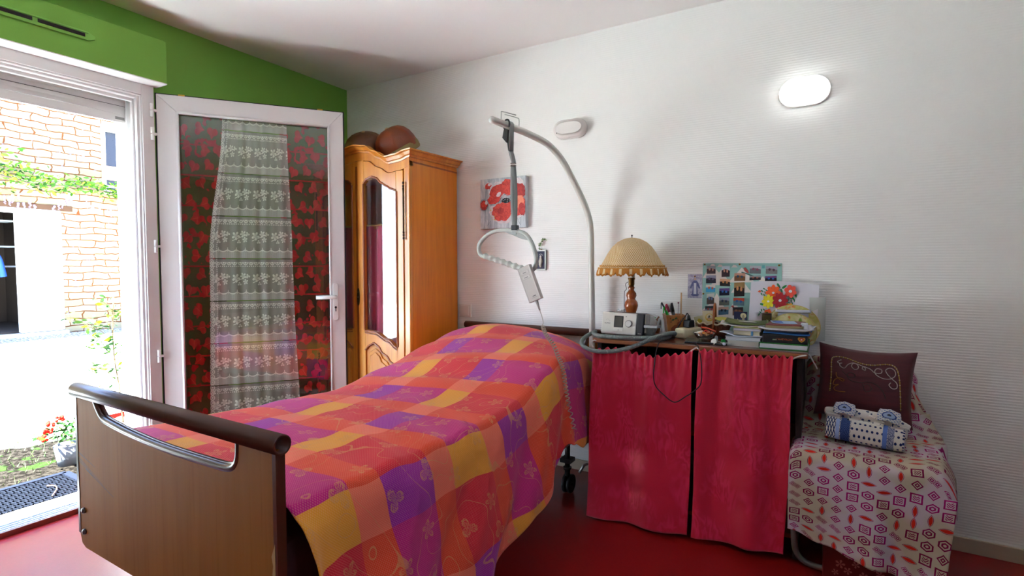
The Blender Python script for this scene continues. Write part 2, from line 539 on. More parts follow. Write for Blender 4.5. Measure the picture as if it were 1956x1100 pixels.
for nm, y in (('guide_rail', OP0 - .062), ('guide_rail', OP1 + .062)):
    b = MB(); s_ = -1 if y > -2 else 1
    b.box((-0.20, y, 0.0), (-0.05, y + s_ * .004, 2.12)); b.box((-0.135, y, 0), (-0.122, y + s_ * .028, 2.12)); b.box((-0.096, y, 0), (-0.083, y + s_ * .028, 2.12))
    b.build(nm, plain('#e2e2e0', .35), rs)

# ------------------------------------------------------------------ open glazed door leaf
HG = Vector((0.014, -1.331, 0))
DD = Vector((0.6115, 0.7912, 0)); DN = Vector((0.7912, -0.6115, 0))
MD = Matrix(((DD.x, DN.x, 0, HG.x), (DD.y, DN.y, 0, HG.y), (0, 0, 1, 0), (0, 0, 0, 1)))   # local x along leaf, y towards the room
MD = Matrix(((DD.x, -DN.x, 0, HG.x), (DD.y, -DN.y, 0, HG.y), (0, 0, 1, 0), (0, 0, 0, 1)))  # local -y faces the room (as walls do)
d = thing('door_1', HG, None, None, kind='structure')
LW, LT, LB = 0.953, 2.109, 0.045
gx0, gx1, gz0, gz1 = 0.098, 0.872, 0.17, 2.020
def miter(name, q):
    b = MB(MD); b.prism(q, 0.0, 0.058, 'y'); return b.build(name, PVC, d, bevel=.003)
miter('stile', [(0.004, LB), (gx0, gz0), (gx0, gz1), (0.004, LT)])
miter('stile', [(LW, LB), (gx1, gz0), (gx1, gz1), (LW, LT)])
miter('rail', [(0.004, LT), (gx0, gz1), (gx1, gz1), (LW, LT)])
miter('rail', [(0.004, LB), (gx0, gz0), (gx1, gz0), (LW, LB)])
b = MB(MD)
for (a, c) in (((gx0, gz0), (gx0, gz1)), ((gx1, gz0), (gx1, gz1)), ((gx0, gz1), (gx1, gz1)), ((gx0, gz0), (gx1, gz0))):
    b.cyl((a[0], 0.004, a[1]), (c[0], 0.004, c[1]), 0.0085, n=10)
b.build('glazing_bead', PVC, d)
b = MB(MD)
b.box((-0.004, 0.012, LB), (0.004, 0.030, LT + .006)); b.box((LW, 0.012, LB), (LW + .008, 0.040, LT + .006)); b.box((-0.004, 0.012, LT), (LW + .008, 0.030, LT + .007))
b.build('gasket', RUBBER, d)
b = MB(MD)
for a in (0.105, 0.81): b.box((a, 0.006, LT - .002), (a + .03, 0.02, LT + .009))
b.build('glazing_shim', plain('#c9a22e', .5), d)
b = MB(MD); b.box((gx0 - .01, 0.022, gz0 - .01), (gx1 + .01, 0.026, gz1 + .01)); b.build('glass_pane', GLASS, d)
h = MB(MD)
h.prism([(0.897 + q, 0.975 + p) for p, q in stadium(0, 0, 0.225, 0.030)], -0.009, 0.001, 'y')
hp = h.build('handle_plate', WHITEP, d, bevel=.002)
b = MB(MD); b.cyl((0.897, -0.009, 1.006), (0.897, -0.045, 1.006), 0.010, n=16)
b.tube([(0.900, -0.045, 1.006), (0.885, -0.048, 1.006), (0.785, -0.048, 1.006)], 0.0115, n=10); b.build('lever', WHITEP, hp)
b = MB(MD); b.prism(disc(0.897, 0.942, 0.007, 14), -0.0105, -0.009, 'y'); b.box((0.8945, -0.0105, 0.918), (0.8995, -0.009, 0.940))
b.build('keyhole', DARK, hp)

# ------------------------------------------------------------------ curtains on the leaf
def m_leaf_voile():
    t = Mt('red_leaf_voile', '#8c1712', 0.8, spec=0.15)
    u, v = t.uv()
    # staggered rows of heart shaped leaves on a sheer ground with cross bands
    row = (v / 0.10).fl()
    uu = u / 0.10 + row * 0.37 + 0.2
    w = t.white(t.xyz(uu.fl(), row, 1.0))
    w2 = t.white(t.xyz(uu.fl(), row, 4.0))
    px = uu.fr() - 0.5 + (w - 0.5) * 0.25; py = (v / 0.10).fr() - 0.5 + (w2 - 0.5) * 0.2
    a = (w - 0.5) * 3.0
    rx = px * a.cos() - py * a.sin(); ry = px * a.sin() + py * a.cos()
    ax = rx.abs()
    d_ = ((ax - 0.17) * (ax - 0.17) + (ry - 0.08) * (ry - 0.08)).sqrt() - 0.20
    d2 = (ax * 1.05 - ry * 0.8 * -1.0) - 0.06
    tip = ((ax + (ry * -1.0) * 0.72 - 0.26).mx(ry - 0.12)).mx((ry * -1.0) - 0.40)
    leaf = d_.mn(tip)
    inside = leaf.lt(0.0)
    vein = ((ax - 0.012).lt(0.0)).mx((((ry * 14.0 - ax * 16.0).fr() - 0.5).abs() - 0.44).gt(0.0)) * inside
    band = (((v / 0.17).fr() - 0.5).abs()).gt(0.475)
    ns = t.noise(t.xyz(u, v, 0.0), 40.0, 2)
    solid = inside.mx(band).mx(t.noise(t.xyz(u, v, 3.0), 14.0, 2).gt(0.60))
    c = t.mix(solid, '#561208', '#a81a10'); c = t.mix(vein, c, '#c8563a')
    t.color(c)
    t.alpha((solid * 0.36 + 0.56) + ns * 0.06)
    return t.m
def m_lace():
    t = Mt('white_lace', '#dde6d8', 0.8, spec=0.1)
    u, v = t.uv()
    H = 0.243
    k = (v / H).fl(); f = (v / H).fr()              # f from 0 (bottom of band) to 1
    # scalloped garland line near the bottom
    sc = (((u / 0.055).fr() - 0.5).abs() * 2.0); arch = sc * sc * 0.045
    g1 = ((f - (arch + 0.245)).abs()).lt(0.014)
    spike = (sc.gt(0.93)) * f.gt(0.24) * f.lt(0.34)
    # fringe of fine verticals under the garland
    fr_ = f.lt(arch + 0.24) * f.gt(0.09)
    fine = ((u / 0.0045).fr()).lt(0.45) * fr_
    line = (f.gt(0.062)) * f.lt(0.088)
    # row of shells with beads
    sh_u = (u / 0.034).fr() - 0.5; sh_v = (f - 0.985) * (H / 0.034)
    rr = (sh_u * sh_u + sh_v * sh_v).sqrt()
    shell = rr.lt(0.46) * rr.gt(0.30) + rr.lt(0.20)
    beads = (((u / 0.012).fr() - 0.5).abs()).lt(0.25) * ((f - 0.895).abs()).lt(0.014)
    # flower sprays between
    cu = u / 0.125 + k * 0.0; ci = cu.fl(); fu = (cu.fr() - 0.5) * 0.125; fv = (f - 0.60) * H
    def petal(ox, oy, r, n, ph):
        dx = fu - ox; dy = fv - oy; rad = (dx * dx + dy * dy).sqrt(); an = dy.at2(dx)
        return (rad - ((an * n + ph).cos().abs() * 0.72 + 0.28) * r).lt(0.0) * ((an * 16.0).sin() * 0.5 + 0.35 + (rad / r)).gt(0.45)
    fl = petal(-0.028, 0.004, 0.026, 2.5, 0.4).mx(petal(0.016, 0.016, 0.020, 2.5, 1.2)).mx(petal(0.030, -0.018, 0.017, 2.5, 2.0)).mx(petal(-0.008, -0.030, 0.012, 1.5, 0.7)).mx(petal(0.046, 0.014, 0.014, 1.5, 0.2))
    stem = ((fv - (fu * 14.0).sin() * 0.02 + 0.004 - fu * 0.15).abs()).lt(0.0022) * (fu.abs()).lt(0.05)
    solid = g1.mx(spike).mx(shell.mn(1.0)).mx(beads).mx(fl).mx(stem)
    # side edging
    e = u.lt(0.030).mx(u.gt(0.60))
    ev = (v / 0.03).fr() - 0.5; eu = (u - 0.012) / 0.03
    er = (ev * ev + eu * eu).sqrt(); edge = u.lt(0.03) * (er.lt(0.5) * er.gt(0.32) + er.lt(0.18))
    eb = (((v / 0.011).fr() - 0.5).abs()).lt(0.25) * ((u - 0.045).abs()).lt(0.003)
    solid = solid.mx(edge).mx(eb)
    net = 0.36
    a = (solid * 0.9 + fine * 0.22 + fr_ * 0.08 + line * 0.0 + net).mn(0.92)
    a = a * (1.0 - line * 0.65)
    t.alpha(a)
    return t.m
VOILE, LACE = m_leaf_voile(), m_lace()
def hang(name, s0, s1, z0, z1, y, amp, nf, mat, label, seed, flare=0.0, top=None, usc=1.35, cat='curtain', group=None):
    rng = random.Random(seed)
    ph = [rng.uniform(0, 6.28) for _ in range(4)]
    def fn(a, c):
        z = z0 + (z1 - z0) * c
        l0 = s0 - flare * (1 - c) if not top else lerp(top[0], c); l1 = s1 + flare * (1 - c) if not top else lerp(top[1], c)
        s = l0 + (l1 - l0) * a
        yy = y + amp * (0.6 * sin(a * 2 * pi * nf + ph[0] + 0.6 * sin(c * 3 + ph[1])) + 0.4 * sin(a * 2 * pi * nf * 1.7 + ph[2]))
        return (s, yy, z)
    b = MB(MD); b.grid(fn, 90, 40, lambda a, c: (a * (s1 - s0) * usc, z0 + (z1 - z0) * c))
    o = b.build(name, mat); tag(o, label, cat, group)
    return o
hang('red_voile_curtain', 0.086, 0.305, 0.22, 2.06, 0.079, 0.006, 3, VOILE, 'sheer red leaf-patterned curtain behind the glass door, hinge side', 3)
hang('red_voile_curtain', 0.60, 0.90, 0.22, 2.06, 0.079, 0.006, 3, VOILE, 'sheer red leaf-patterned curtain behind the glass door, handle side', 5)
hang('lace_curtain', 0.235, 0.655, 0.20, 2.05, 0.067, 0.006, 5, LACE, 'white lace curtain with flower bands hanging between the two red curtains', 8,
     top=([(0, .21), (.55, .225), (1, .305)], [(0, .69), (.45, .665), (.55, .66), (1, .640)]), usc=1.25)
cr = thing('curtain_rod', MD @ Vector((0.08, 0.085, 2.068)), 'thin white curtain rod along the top of the open door leaf', 'curtain rod')
b = MB(MD); b.cyl((0.088, 0.073, 2.075), (0.90, 0.073, 2.075), 0.004, n=10); b.build('rod', WHITEP, cr)
for s_ in (0.10, 0.885):
    b = MB(MD); b.cyl((s_, 0.056, 2.075), (s_, 0.073, 2.075), 0.006, n=10); b.build('bracket', WHITEP, cr)

# ------------------------------------------------------------------ armoire
AX0, AX1, AY0 = 0.21, 1.03, -0.48
AC = (AX0 + AX1) / 2
CR = [(0, 1.925), (0.2, 1.915), (0.38, 1.872), (0.57, 1.832), (0.74, 1.838), (1.0, 1.866)]
def zc(x): return lerp(CR, min(1.0, abs(x - AC) / 0.45))
ar = thing('armoire', (AC, -0.25, 0), 'tall golden oak armoire with arched cornice and glazed door, behind the open door leaf', 'armoire')
b = MB()
b.box((AX1 - .022, AY0 + .02, 0.05), (AX1, -0.02, 1.83)); b.box((AX0, AY0 + .02, 0.05), (AX0 + .022, -0.02, 1.83))
b.box((AX0, -0.03, 0.05), (AX1, -0.02, 1.80)); b.box((AX0, AY0 + .02, 0.05), (AX1, -.02, 0.09)); b.box((AX0, AY0 + .02, 1.77), (AX1, -.02, 1.79))
b.build('case', OAK, ar, bevel=.003)
b = MB()
for xa, xb in ((AX1 - .045, AX1), (AX0, AX0 + .045)): b.box((xa, AY0, 0.0), (xb, AY0 + .03, 1.80))
b.build('corner_post', OAKF, ar, bevel=.006)
# frieze board following the cornice
b = MB(); n = 48
top = [(AX0 + (AX1 - AX0) * i / n, zc(AX0 + (AX1 - AX0) * i / n) - .03) for i in range(n + 1)]
def doortop(x): return zc(x) - 0.088
bot = [(x, doortop(x)) for x, _ in top]
b.prism(top + bot[::-1], AY0 - .002, AY0 + .025, 'y'); b.build('frieze', OAKF, ar)
# cornice: moulded profile swept along front and side
prof = [(0.0, -0.040), (0.010, -0.040), (0.012, -0.030), (0.020, -0.026), (0.032, -0.010), (0.045, -0.006), (0.047, 0.0), (0.0, 0.0)]
b = MB(); path = []
path.append(((AX0, -0.02), (-1, 0), 1.866))
path.append(((AX0, AY0), (-1, -1), zc(AX0)))
for i in range(1, n): x = AX0 + (AX1 - AX0) * i / n; path.append(((x, AY0), (0, -1), zc(x)))
path.append(((AX1, AY0), (1, -1), zc(AX1))); path.append(((AX1, -0.02), (1, 0), 1.866))
vs = []; m = len(prof)
for (px, py), (ox, oy), z in path: vs += [(px + ox * q, py + oy * q, z + h_) for q, h_ in prof]
b._add(vs, [(i * m + k, i * m + (k + 1) % m, (i + 1) * m + (k + 1) % m, (i + 1) * m + k) for i in range(len(path) - 1) for k in range(m)], smooth=False)
b.build('cornice', OAKF, ar)
b = MB(); b.box((AX0, AY0, 1.79), (AX1, -.02, 1.80)); b.build('top_board', OAKD, ar)
b = MB(); b.box((AX0 - .01, AY0 - .012, 0), (AX1 + .012, AY0 + .02, 0.075)); b.build('plinth', OAKD, ar, bevel=.006)
AGLASS = m_glass('armoire_glass', 2.0)
CLOTHP = Mt('rose_cloth', '#b0405e', 0.7, spec=0.2).m
def arm_door(x0, x1, ajar=0.0):
    """x0 hinge-side outer edge, x1 meeting edge; profile given for the right-hand door (hinge right)"""
    lo, hi = min(x0, x1), max(x0, x1)
    MA = T(x0, AY0, 0) @ rotM('Z', ajar) @ T(-x0, -AY0, 0)
    def X(t): return x1 + (x0 - x1) * t          # t=0 at the meeting stile, 1 at the hinge
    dr = MB(MA)
    st = 0.052
    y0, y1 = AY0 - .006, AY0 + .016
    Wd = abs(x0 - x1); ts = st / Wd
    # glass opening: arched top, falling towards the hinge; bowed bottom
    gt = [(0.0, 1.690), (0.10, 1.712), (0.25, 1.722), (0.40, 1.712), (0.55, 1.680), (0.7, 1.660), (0.85, 1.640), (1.0, 1.628)]
    gb = [(0.0, 0.800), (0.3, 0.795), (0.7, 0.755), (1.0, 0.712)]
    pt = [(0.0, 0.672), (0.12, 0.700), (0.28, 0.718), (0.42, 0.700), (0.55, 0.660), (0.66, 0.648), (0.82, 0.610), (1.0, 0.585)]
    G = lambda tab, k: lerp(tab, k)
    N = 24
    ks = [i / N for i in range(N + 1)]
    inx = lambda k: X(ts + (1 - 2 * ts) * k)
    dr.box((X(0), y0, 0.09), (X(ts), y1, doortop(X(0.05)) - .004)); dr.box((X(1 - ts), y0, 0.09), (X(1), y1, doortop(X(.95)) - .004))
    dr.prism([(inx(k), G(gt, k)) for k in ks] + [(inx(k), doortop(inx(k)) - .004) for k in ks[::-1]], y0, y1, 'y')
    dr.prism([(inx(k), G(gb, k)) for k in ks] + [(inx(k), G(pt, k)) for k in ks[::-1]], y0, y1, 'y')
    dr.prism([(inx(0), 0.09), (inx(1), 0.09), (inx(1), 0.155), (inx(0), 0.155)], y0, y1, 'y')
    do = dr.build('door', OAKF, ar, bevel=.002)
    # mouldings
    mo = MB(MA)
    def run(tabf, off, r): mo.tube([(inx(k), y0 - .001, tabf(k) + off) for k in ks], r, n=8, cap=False)
    run(lambda k: G(gt, k), 0.006, 0.0065); run(lambda k: G(gb, k), -0.006, 0.0065); run(lambda k: G(gb, k), -0.020, 0.004)
    for k in (0, 1): mo.cyl((inx(k) + (0.004 if (inx(k) > (lo + hi) / 2) else -.004), y0 - .001, G(gb, k)), (inx(k) + (0.004 if (inx(k) > (lo + hi) / 2) else -.004), y0 - .001, G(gt, k)), 0.0065, n=8, cap=False)
    run(lambda k: G(pt, k), 0.004, 0.006)
    mo.build('moulding', OAKD, do)
    pn = MB(MA)
    pn.prism([(inx(k), G(pt, k)) for k in ks] + [(inx(1), .155), (inx(0), .155)], y0 + .010, y1 - .001, 'y')
    in2 = lambda k: inx(0.09 + 0.82 * k)
    pn.prism([(in2(k), G(pt, 0.04 + .92 * k) - .030) for k in ks] + [(in2(1), .19), (in2(0), .19)], y0 + .002, y0 + .012, 'y')
    in3 = lambda k: inx(0.15 + 0.70 * k)
    pn.prism([(in3(k), G(pt, 0.06 + .88 * k) - .052) for k in ks] + [(in3(1), .21), (in3(0), .21)], y0 - .006, y0 + .004, 'y')
    pn.build('lower_panel', OAKF, do, bevel=.004)
    gl = MB(MA); gl.box((lo + st - .004, AY0 + .004, 0.70), (hi - st + .004, AY0 + .007, 1.725)); gl.build('glass', AGLASS, do)
    return do
dr_r = arm_door(0.984, 0.624, 1.5)
dr_l = arm_door(0.256, 0.616)
b = MB(); b.box((0.606, AY0 - .014, 0.1), (0.640, AY0 - .004, 1.80)); b.build('meeting_strip', OAKD, dr_l, bevel=.003)
for x in (0.992, 0.248):
    for za, zb in ((1.345, 1.68), (0.35, 0.62)):
        b = MB(); b.cyl((x, AY0 - .012, za + .05), (x, AY0 - .012, zb - .05), .0045, n=10)
        for zz in (za, za + .018, za + .034, zb - .05, zb - .034, zb - .016): b.ball((x, AY0 - .012, zz + .008), (.0065, .0065, .0085), 10, 6)
        b.build('hinge_rod', plain('#4a3c28', .35, .8), ar)
b = MB(); b.prism([(0.623 + .012 * q[0], 1.0 + .055 * q[1]) for q in disc(0, 0, 1.0, 20)], AY0 - .018, AY0 - .013, 'y'); b.ball((0.623, AY0 - .020, 1.0), .006); b.ball((0.623, AY0 - .020, 1.03), .004); b.build('escutcheon', plain('#4a3c28', .35, .8), dr_l)
# inside: shelf, rose cloth with gold trim
for z in (1.42, 0.95): b = MB(); b.box((AX0 + .022, AY0 + .05, z), (AX1 - .022, -0.03, z + .015)); b.build('shelf', OAKD, ar)
def clothf(x0, x1):
    def fn(a, c):
        return (x0 + (x1 - x0) * a * (0.90 + .10 * c), AY0 + .045 + .008 * sin(a * 24) + .004 * sin(a * 11 + c * 4), 0.72 + 0.72 * c)
    return fn
for (xa, xb, lb) in ((0.61, 0.955, 'rose pink cloth with gold top trim inside the glazed armoire door'), (0.29, 0.56, 'rose pink cloth inside the armoire door nearer the green wall')):
    c_ = thing('door_cloth', ((xa + xb) / 2, AY0 + .045, 0.72), lb, 'curtain')
    b = MB(); b.grid(clothf(xa - .015, xb), 60, 10); b.build('cloth', CLOTHP, c_)
    b = MB(); b.tube([(xa - .015 + (xb - xa + .015) * i / 30, AY0 + .042 + .008 * sin(i / 30 * 24), 1.441) for i in range(31)], 0.0055, n=8); b.build('gold_trim', plain('#a5812f', .5), c_)

# two leather patchwork hats on the armoire
def m_leather(nm, c1, c2, c3):
    t = Mt(nm, c1, 0.42, spec=0.5); u, v = t.uv(); o = t.node('ShaderNodeTexCoord').outputs['Object']
    w = t.white(t.xyz((u * 8.0).fl(), (v * 2.0).fl(), 2.0))
    n = t.noise(o, 14.0, 3)
    t.color(t.mix(w, t.mix(n, c1, c2), c3)); t.bump(t.noise(o, 90.0, 3), 0.002, 0.5)
    return t.m
LE1 = m_leather('brown_patch_leather', '#4a260f', '#7a4418', '#8a3a18')
LE2 = m_leather('dark_patch_leather', '#3a1f0e', '#5f3414', '#6e3f18')
def hat(cx, cy, z0, R, H, tilt, mat, band, label):
    h_ = thing('leather_hat', (cx, cy, z0), label, 'hat', None)
    M = T(cx, cy, z0 + .012) @ rotM('X', tilt[0]) @ rotM('Y', tilt[1])
    b = MB(M); prof = [(R * .98, -.0), (R * 1.03, H * .18), (R * 1.0, H * .42), (R * .93, H * .62), (R * .78, H * .80), (R * .55, H * .93), (R * .28, H * .99), (0.002, H)]
    b.lathe(prof, n=64, rf=lambda a, r, z: r * (1 + 0.035 * cos(8 * a) * (z / H) + .03 * sin(3 * a + 1)))
    b.build('crown', mat, h_)
    b = MB(M); b.lathe([(R * 1.0, 0), (R * 1.045, .01), (R * 1.06, H * .2), (R * 1.035, H * .28), (R * .99, H * .29)], n=64); b.build('band', band, h_)
    b = MB(M); b.ball((0, 0, H), (R * .09, R * .09, R * .05)); b.build('button', plain('#c9a77a', .5), h_)
    b = MB(M); b.grid(lambda a, c: ((R * 1.02 + c * R * .55) * cos(-2.3 + a * 1.5), (R * 1.02 + c * R * .55) * sin(-2.3 + a * 1.5), .014 - .01 * c - 0.0), 16, 4); b.build('peak', mat, h_, solid=.004)
    b = MB(M); b.lathe([(0.001, 0.002), (R * .97, 0.002)], n=32); b.build('lining', DARK, h_)
hat(0.790, -0.27, 1.875, 0.128, 0.185, (32, -14), LE1, plain('#8a7440', .6), 'brown leather patchwork hat with tan band tipped forward on the armoire top')
hat(0.49, -0.27, 1.885, 0.135, 0.175, (24, 10), LE2, plain('#4c2c12', .6), 'darker brown leather hat on the armoire, half hidden by the door leaf')

# ------------------------------------------------------------------ hospital bed
BX0, BX1, YF, YH = 1.135, 2.095, -2.11, -0.045
bed = thing('hospital_bed', ((BX0 + BX1) / 2, -1.08, 0), 'medical bed with beech laminate end boards and round dark brown rails', 'bed')
def board(y, parent, name, zb=0.335, head=False):
    w = BX1 - BX0
    P = [(BX0 + .035, zb), (BX1 - .035, zb), (BX1 - .010, zb + .010), (BX1 - .002, zb + .035), (BX1 - .006, 0.800)]
    P += [(BX1 - .135, 0.800), (BX1 - .137, 0.765), (BX1 - .148, 0.742), (BX1 - .170, 0.731), (BX1 - .20, 0.7275)]
    mid = []
    for i in range(1, 20):
        t = i / 20; x = (BX1 - .20) + ((BX0 + .185) - (BX1 - .20)) * t
        mid.append((x, 0.7275 + .020 * t ** 3 - .004 * sin(pi * t)))
    P += mid + [(BX0 + .172, 0.750), (BX0 + .150, 0.762), (BX0 + .130, 0.782), (BX0 + .118, 0.800), (BX0 + .006, 0.800), (BX0 + .002, zb + .035), (BX0 + .012, zb + .010)]
    b = MB(); b.prism(P, y - .010, y + .010, 'y'); o = b.build(name, BEECH, parent)
    cut = P[5:-3]
    e = MB(); e.tube([(x, y, z) for x, z in curve([(a, c, 0) for a, c in cut], 3) and [(p.x, p.y) for p in curve([(a, c, 0) for a, c in cut], 3)]], 0.0125, n=10, cap=False)
    for x in (BX0 - .001, BX1 - .003): e.box((x - .004, y - .0115, zb + .04), (x + .008, y + .0115, 0.797))
    e.build('edge_trim', BROWNM, o)
    r = MB(); r.lathe([(0.0225, 0), (0.0225, BX1 - BX0 + .03), (0.0165, BX1 - BX0 + .03), (0.0165, BX1 - BX0 - .02), (0.0001, BX1 - BX0 - .02)], n=24)
    r.v = [Vector((BX0 - .018 + p.z, y + p.x, 0.815 + p.y)) for p in r.v]
    r.ball((BX0 - .018, y, 0.815), (.010, .0225, .0225), 20, 10)
    r.build('rail', BROWNM, o)
    return o
fb = board(YF, bed, 'footboard')
for z in (0.452, 0.386):
    b = MB(); b.cyl((1.170, YF - .010, z), (1.170, YF - .0155, z), .0085, n=16); b.ball((1.170, YF - .0155, z), (.0075, .003, .0075)); b.build('bolt', plain('#6a655f', .35, .8), fb)
    b = MB(); b.cyl((2.060, YF - .010, z - .04), (2.060, YF - .0155, z - .04), .0085, n=16); b.build('bolt', plain('#6a655f', .35, .8), fb)
# scuff marks and chipped laminate on the footboard
b = MB()
for (xa, za, xb, zb_) in ((1.14, .610, 1.30, .556), (1.14, .602, 1.27, .560), (1.19, .582, 1.36, .535), (1.14, .626, 1.25, .600)):
    b.poly([(xa, YF - .0104, za), (xb, YF - .0104, zb_), (xb, YF - .0104, zb_ + .0012), (xa, YF - .0104, za + .003)][::-1])
b.build('scuff', plain('#4a3520', .6), fb)
b = MB(); b.prism([(2.093, .52), (2.093, .60), (2.087, .585), (2.081, .57), (2.086, .55), (2.083, .53)], YF - .0125, YF - .009, 'y'); b.build('chip', plain('#b08e60', .8), fb)
hb = board(YH, bed, 'headboard')
b = MB()
b.box((BX0 + .03, YF + .02, 0.33), (BX0 + .065, YH - .02, 0.385)); b.box((BX1 - .065, YF + .02, 0.33), (BX1 - .03, YH - .02, 0.385))
for y in (YF + .06, -1.4, -0.75, YH - .06): b.box((BX0 + .03, y - .02, 0.335), (BX1 - .03, y + .02, 0.38))
b.build('bed_frame', plain('#8b8a86', .4, .5), bed, bevel=.004)
b = MB(); b.box((BX0 + .22, -1.75, 0.16), (BX0 + .26, -0.35, .20)); b.box((BX1 - .26, -1.75, 0.16), (BX1 - .22, -0.35, .20))
b.tube([(BX0 + .24, -1.7, .18), (BX0 + .24, -1.1, .35)], .015); b.tube([(BX1 - .24, -1.7, .18), (BX1 - .24, -1.1, .35)], .015)
b.build('scissor_lift', plain('#55534f', .4, .5), bed)
for cx, cy in ((BX0 + .16, YF + .25), (BX1 - .16, YF + .25), (BX0 + .16, -0.33), (BX1 - .13, -0.33)):
    b = MB(); b.cyl((cx, cy, 0.095), (cx, cy, 0.34), 0.014, n=14); b.box((cx - .035, cy - .02, 0.30), (cx + .035, cy + .02, 0.335)); b.box((cx - .03, cy - .03, 0.17), (cx + .03, cy + .03, .19))
    b.cyl((cx, cy, 0.13), (cx, cy, 0.142), .022, n=16)
    lg = b.build('leg', plain('#4a4947', .35, .6), bed)
    b = MB(); b.cyl((cx - .022, cy + .015, 0.05), (cx - .006, cy + .015, 0.05), .048, n=24); b.cyl((cx + .006, cy + .015, 0.05), (cx + .022, cy + .015, 0.05), .048, n=24)
    b.cyl((cx - .03, cy + .015, .05), (cx + .03, cy + .015, .05), .008, n=10)
    b.build('caster', plain('#1f1e1f', .5), lg, bevel=.003)
b = MB(); b.tube([(BX1 - .03, -0.13, 0.36), (BX1 - .03, -0.13, 0.20), (BX1 - .05, -0.16, 0.13), (BX1 - .09, -0.20, .115), (BX1 - .11, -.22, .075)], 0.008, n=8); b.build('brake_lever', STEEL, bed)
mt = MB(); mt.box((BX0 + .02, YF + .025, 0.385), (BX1 - .02, YH - .03, 0.575))
tag(mt.build('mattress', plain('#3a1616', .8), bevel=.03, seg=3), 'dark maroon covered mattress under the plaid bedspread on the medical bed', 'mattress')

# bedspread -----------------------------------------------------------------
def m_plaid():
    t = Mt('madras_plaid', '#c0405a', 0.7, spec=0.12, sheen=0.14)
    u0, v0 = t.uv()
    wob = t.noise(t.xyz(u0, v0, 0.0), 5.0, 1) - 0.5
    u = u0 + wob * 0.012; v = v0 + (t.noise(t.xyz(v0, u0, 3.0), 5.0, 1) - 0.5) * 0.014
    U = (u - 1.385) / 0.36; V = (v + 1.53) / 0.29
    kU, kV = U.fl(), V.fl(); fU, fV = U.fr(), V.fr()
    N = fU.lt(0.335); Cc = fV.lt(0.64); par = (kU + kV).mod(2.0)
    n_cell = t.mix(par, '#e0952a', '#98208e'); w_cell = t.mix(par, '#cf1e30', '#bc1870')
    cell = t.mix(N, w_cell, n_cell); thin = t.mix(N, '#da4222', '#e66c50')
    c = t.mix(Cc, thin, cell)
    # woven checks: light threads
    wv = ((u0 * (2 * pi / 0.0068)).sin() * (v0 * (2 * pi / 0.0068)).sin())
    c = t.mix(wv.gt(0.25) * 0.16, c, '#f3b9a0')
    # embroidered vines: two thin wandering lines per repeat
    nz = t.noise(t.xyz(u0, v0, 0.0), 5.2, 1.0, 0.4, 0.0)
    vine = ((nz - 0.50).abs()).lt(0.0026).mx(((nz - 0.62).abs()).lt(0.0022))
    # embroidered flowers and leaf sprigs
    gu = u0 / 0.155; gv = v0 / 0.145; row = gv.fl(); gu = gu + row * 0.43
    w1 = t.white(t.xyz(gu.fl(), row, 1.0)); w2 = t.white(t.xyz(gu.fl(), row, 7.0))
    dx = (gu.fr() - 0.5) * 0.155 + (w1 - 0.5) * 0.06; dy = (gv.fr() - 0.5) * 0.145 + (w2 - 0.5) * 0.05
    r = (dx * dx + dy * dy).sqrt(); an = dy.at2(dx) + w1 * 6.0
    np_ = w2.gt(0.5) * 1.0 + 1.5
    pet = ((an * np_).cos().abs() * 0.024 + 0.007)
    fl = (r - pet).lt(0.0) * ((r - pet * 0.72).gt(0.0).mx(((an * 22.0).sin()).gt(0.1)))
    thr = t.noise(t.xyz(u0 * 1.0, v0 * 1.0, 9.0), 260.0, 1)
    emb = (fl * (thr.gt(0.42))).mx(vine * thr.gt(0.36))
    c = t.mix(emb * 0.62, c, '#d3935a')
    t.color(c)
    t.bump(wv * 0.4 + emb * 1.2, 0.0007, 0.8)
    return t.m
PLAID = m_plaid()
ZC = [(-2.07, .655), (-1.50, .640), (-1.15, .640), (-0.95, .680), (-0.72, .755), (-0.45, .815), (-0.28, .842), (-0.16, .835), (-0.09, .80)]
ZL = [(-2.07, .650), (-1.75, .635), (-1.47, .618), (-1.12, .602), (-0.80, .655), (-0.47, .720), (-0.27, .757), (-0.12, .765), (-0.07, .75)]
ZR = [(-2.07, .658), (-1.52, .647), (-1.29, .643), (-1.06, .662), (-0.83, .742), (-0.69, .772), (-0.45, .75), (-0.25, .70), (-0.10, .665)]
HEM = [(-2.09, .55), (-2.03, .47), (-1.95, .37), (-1.80, .24), (-1.60, .155), (-1.42, .165), (-1.08, .265), (-0.85, .350), (-0.74, .425), (-0.66, .40), (-0.55, .355), (-0.35, .335), (-0.08, .34)]
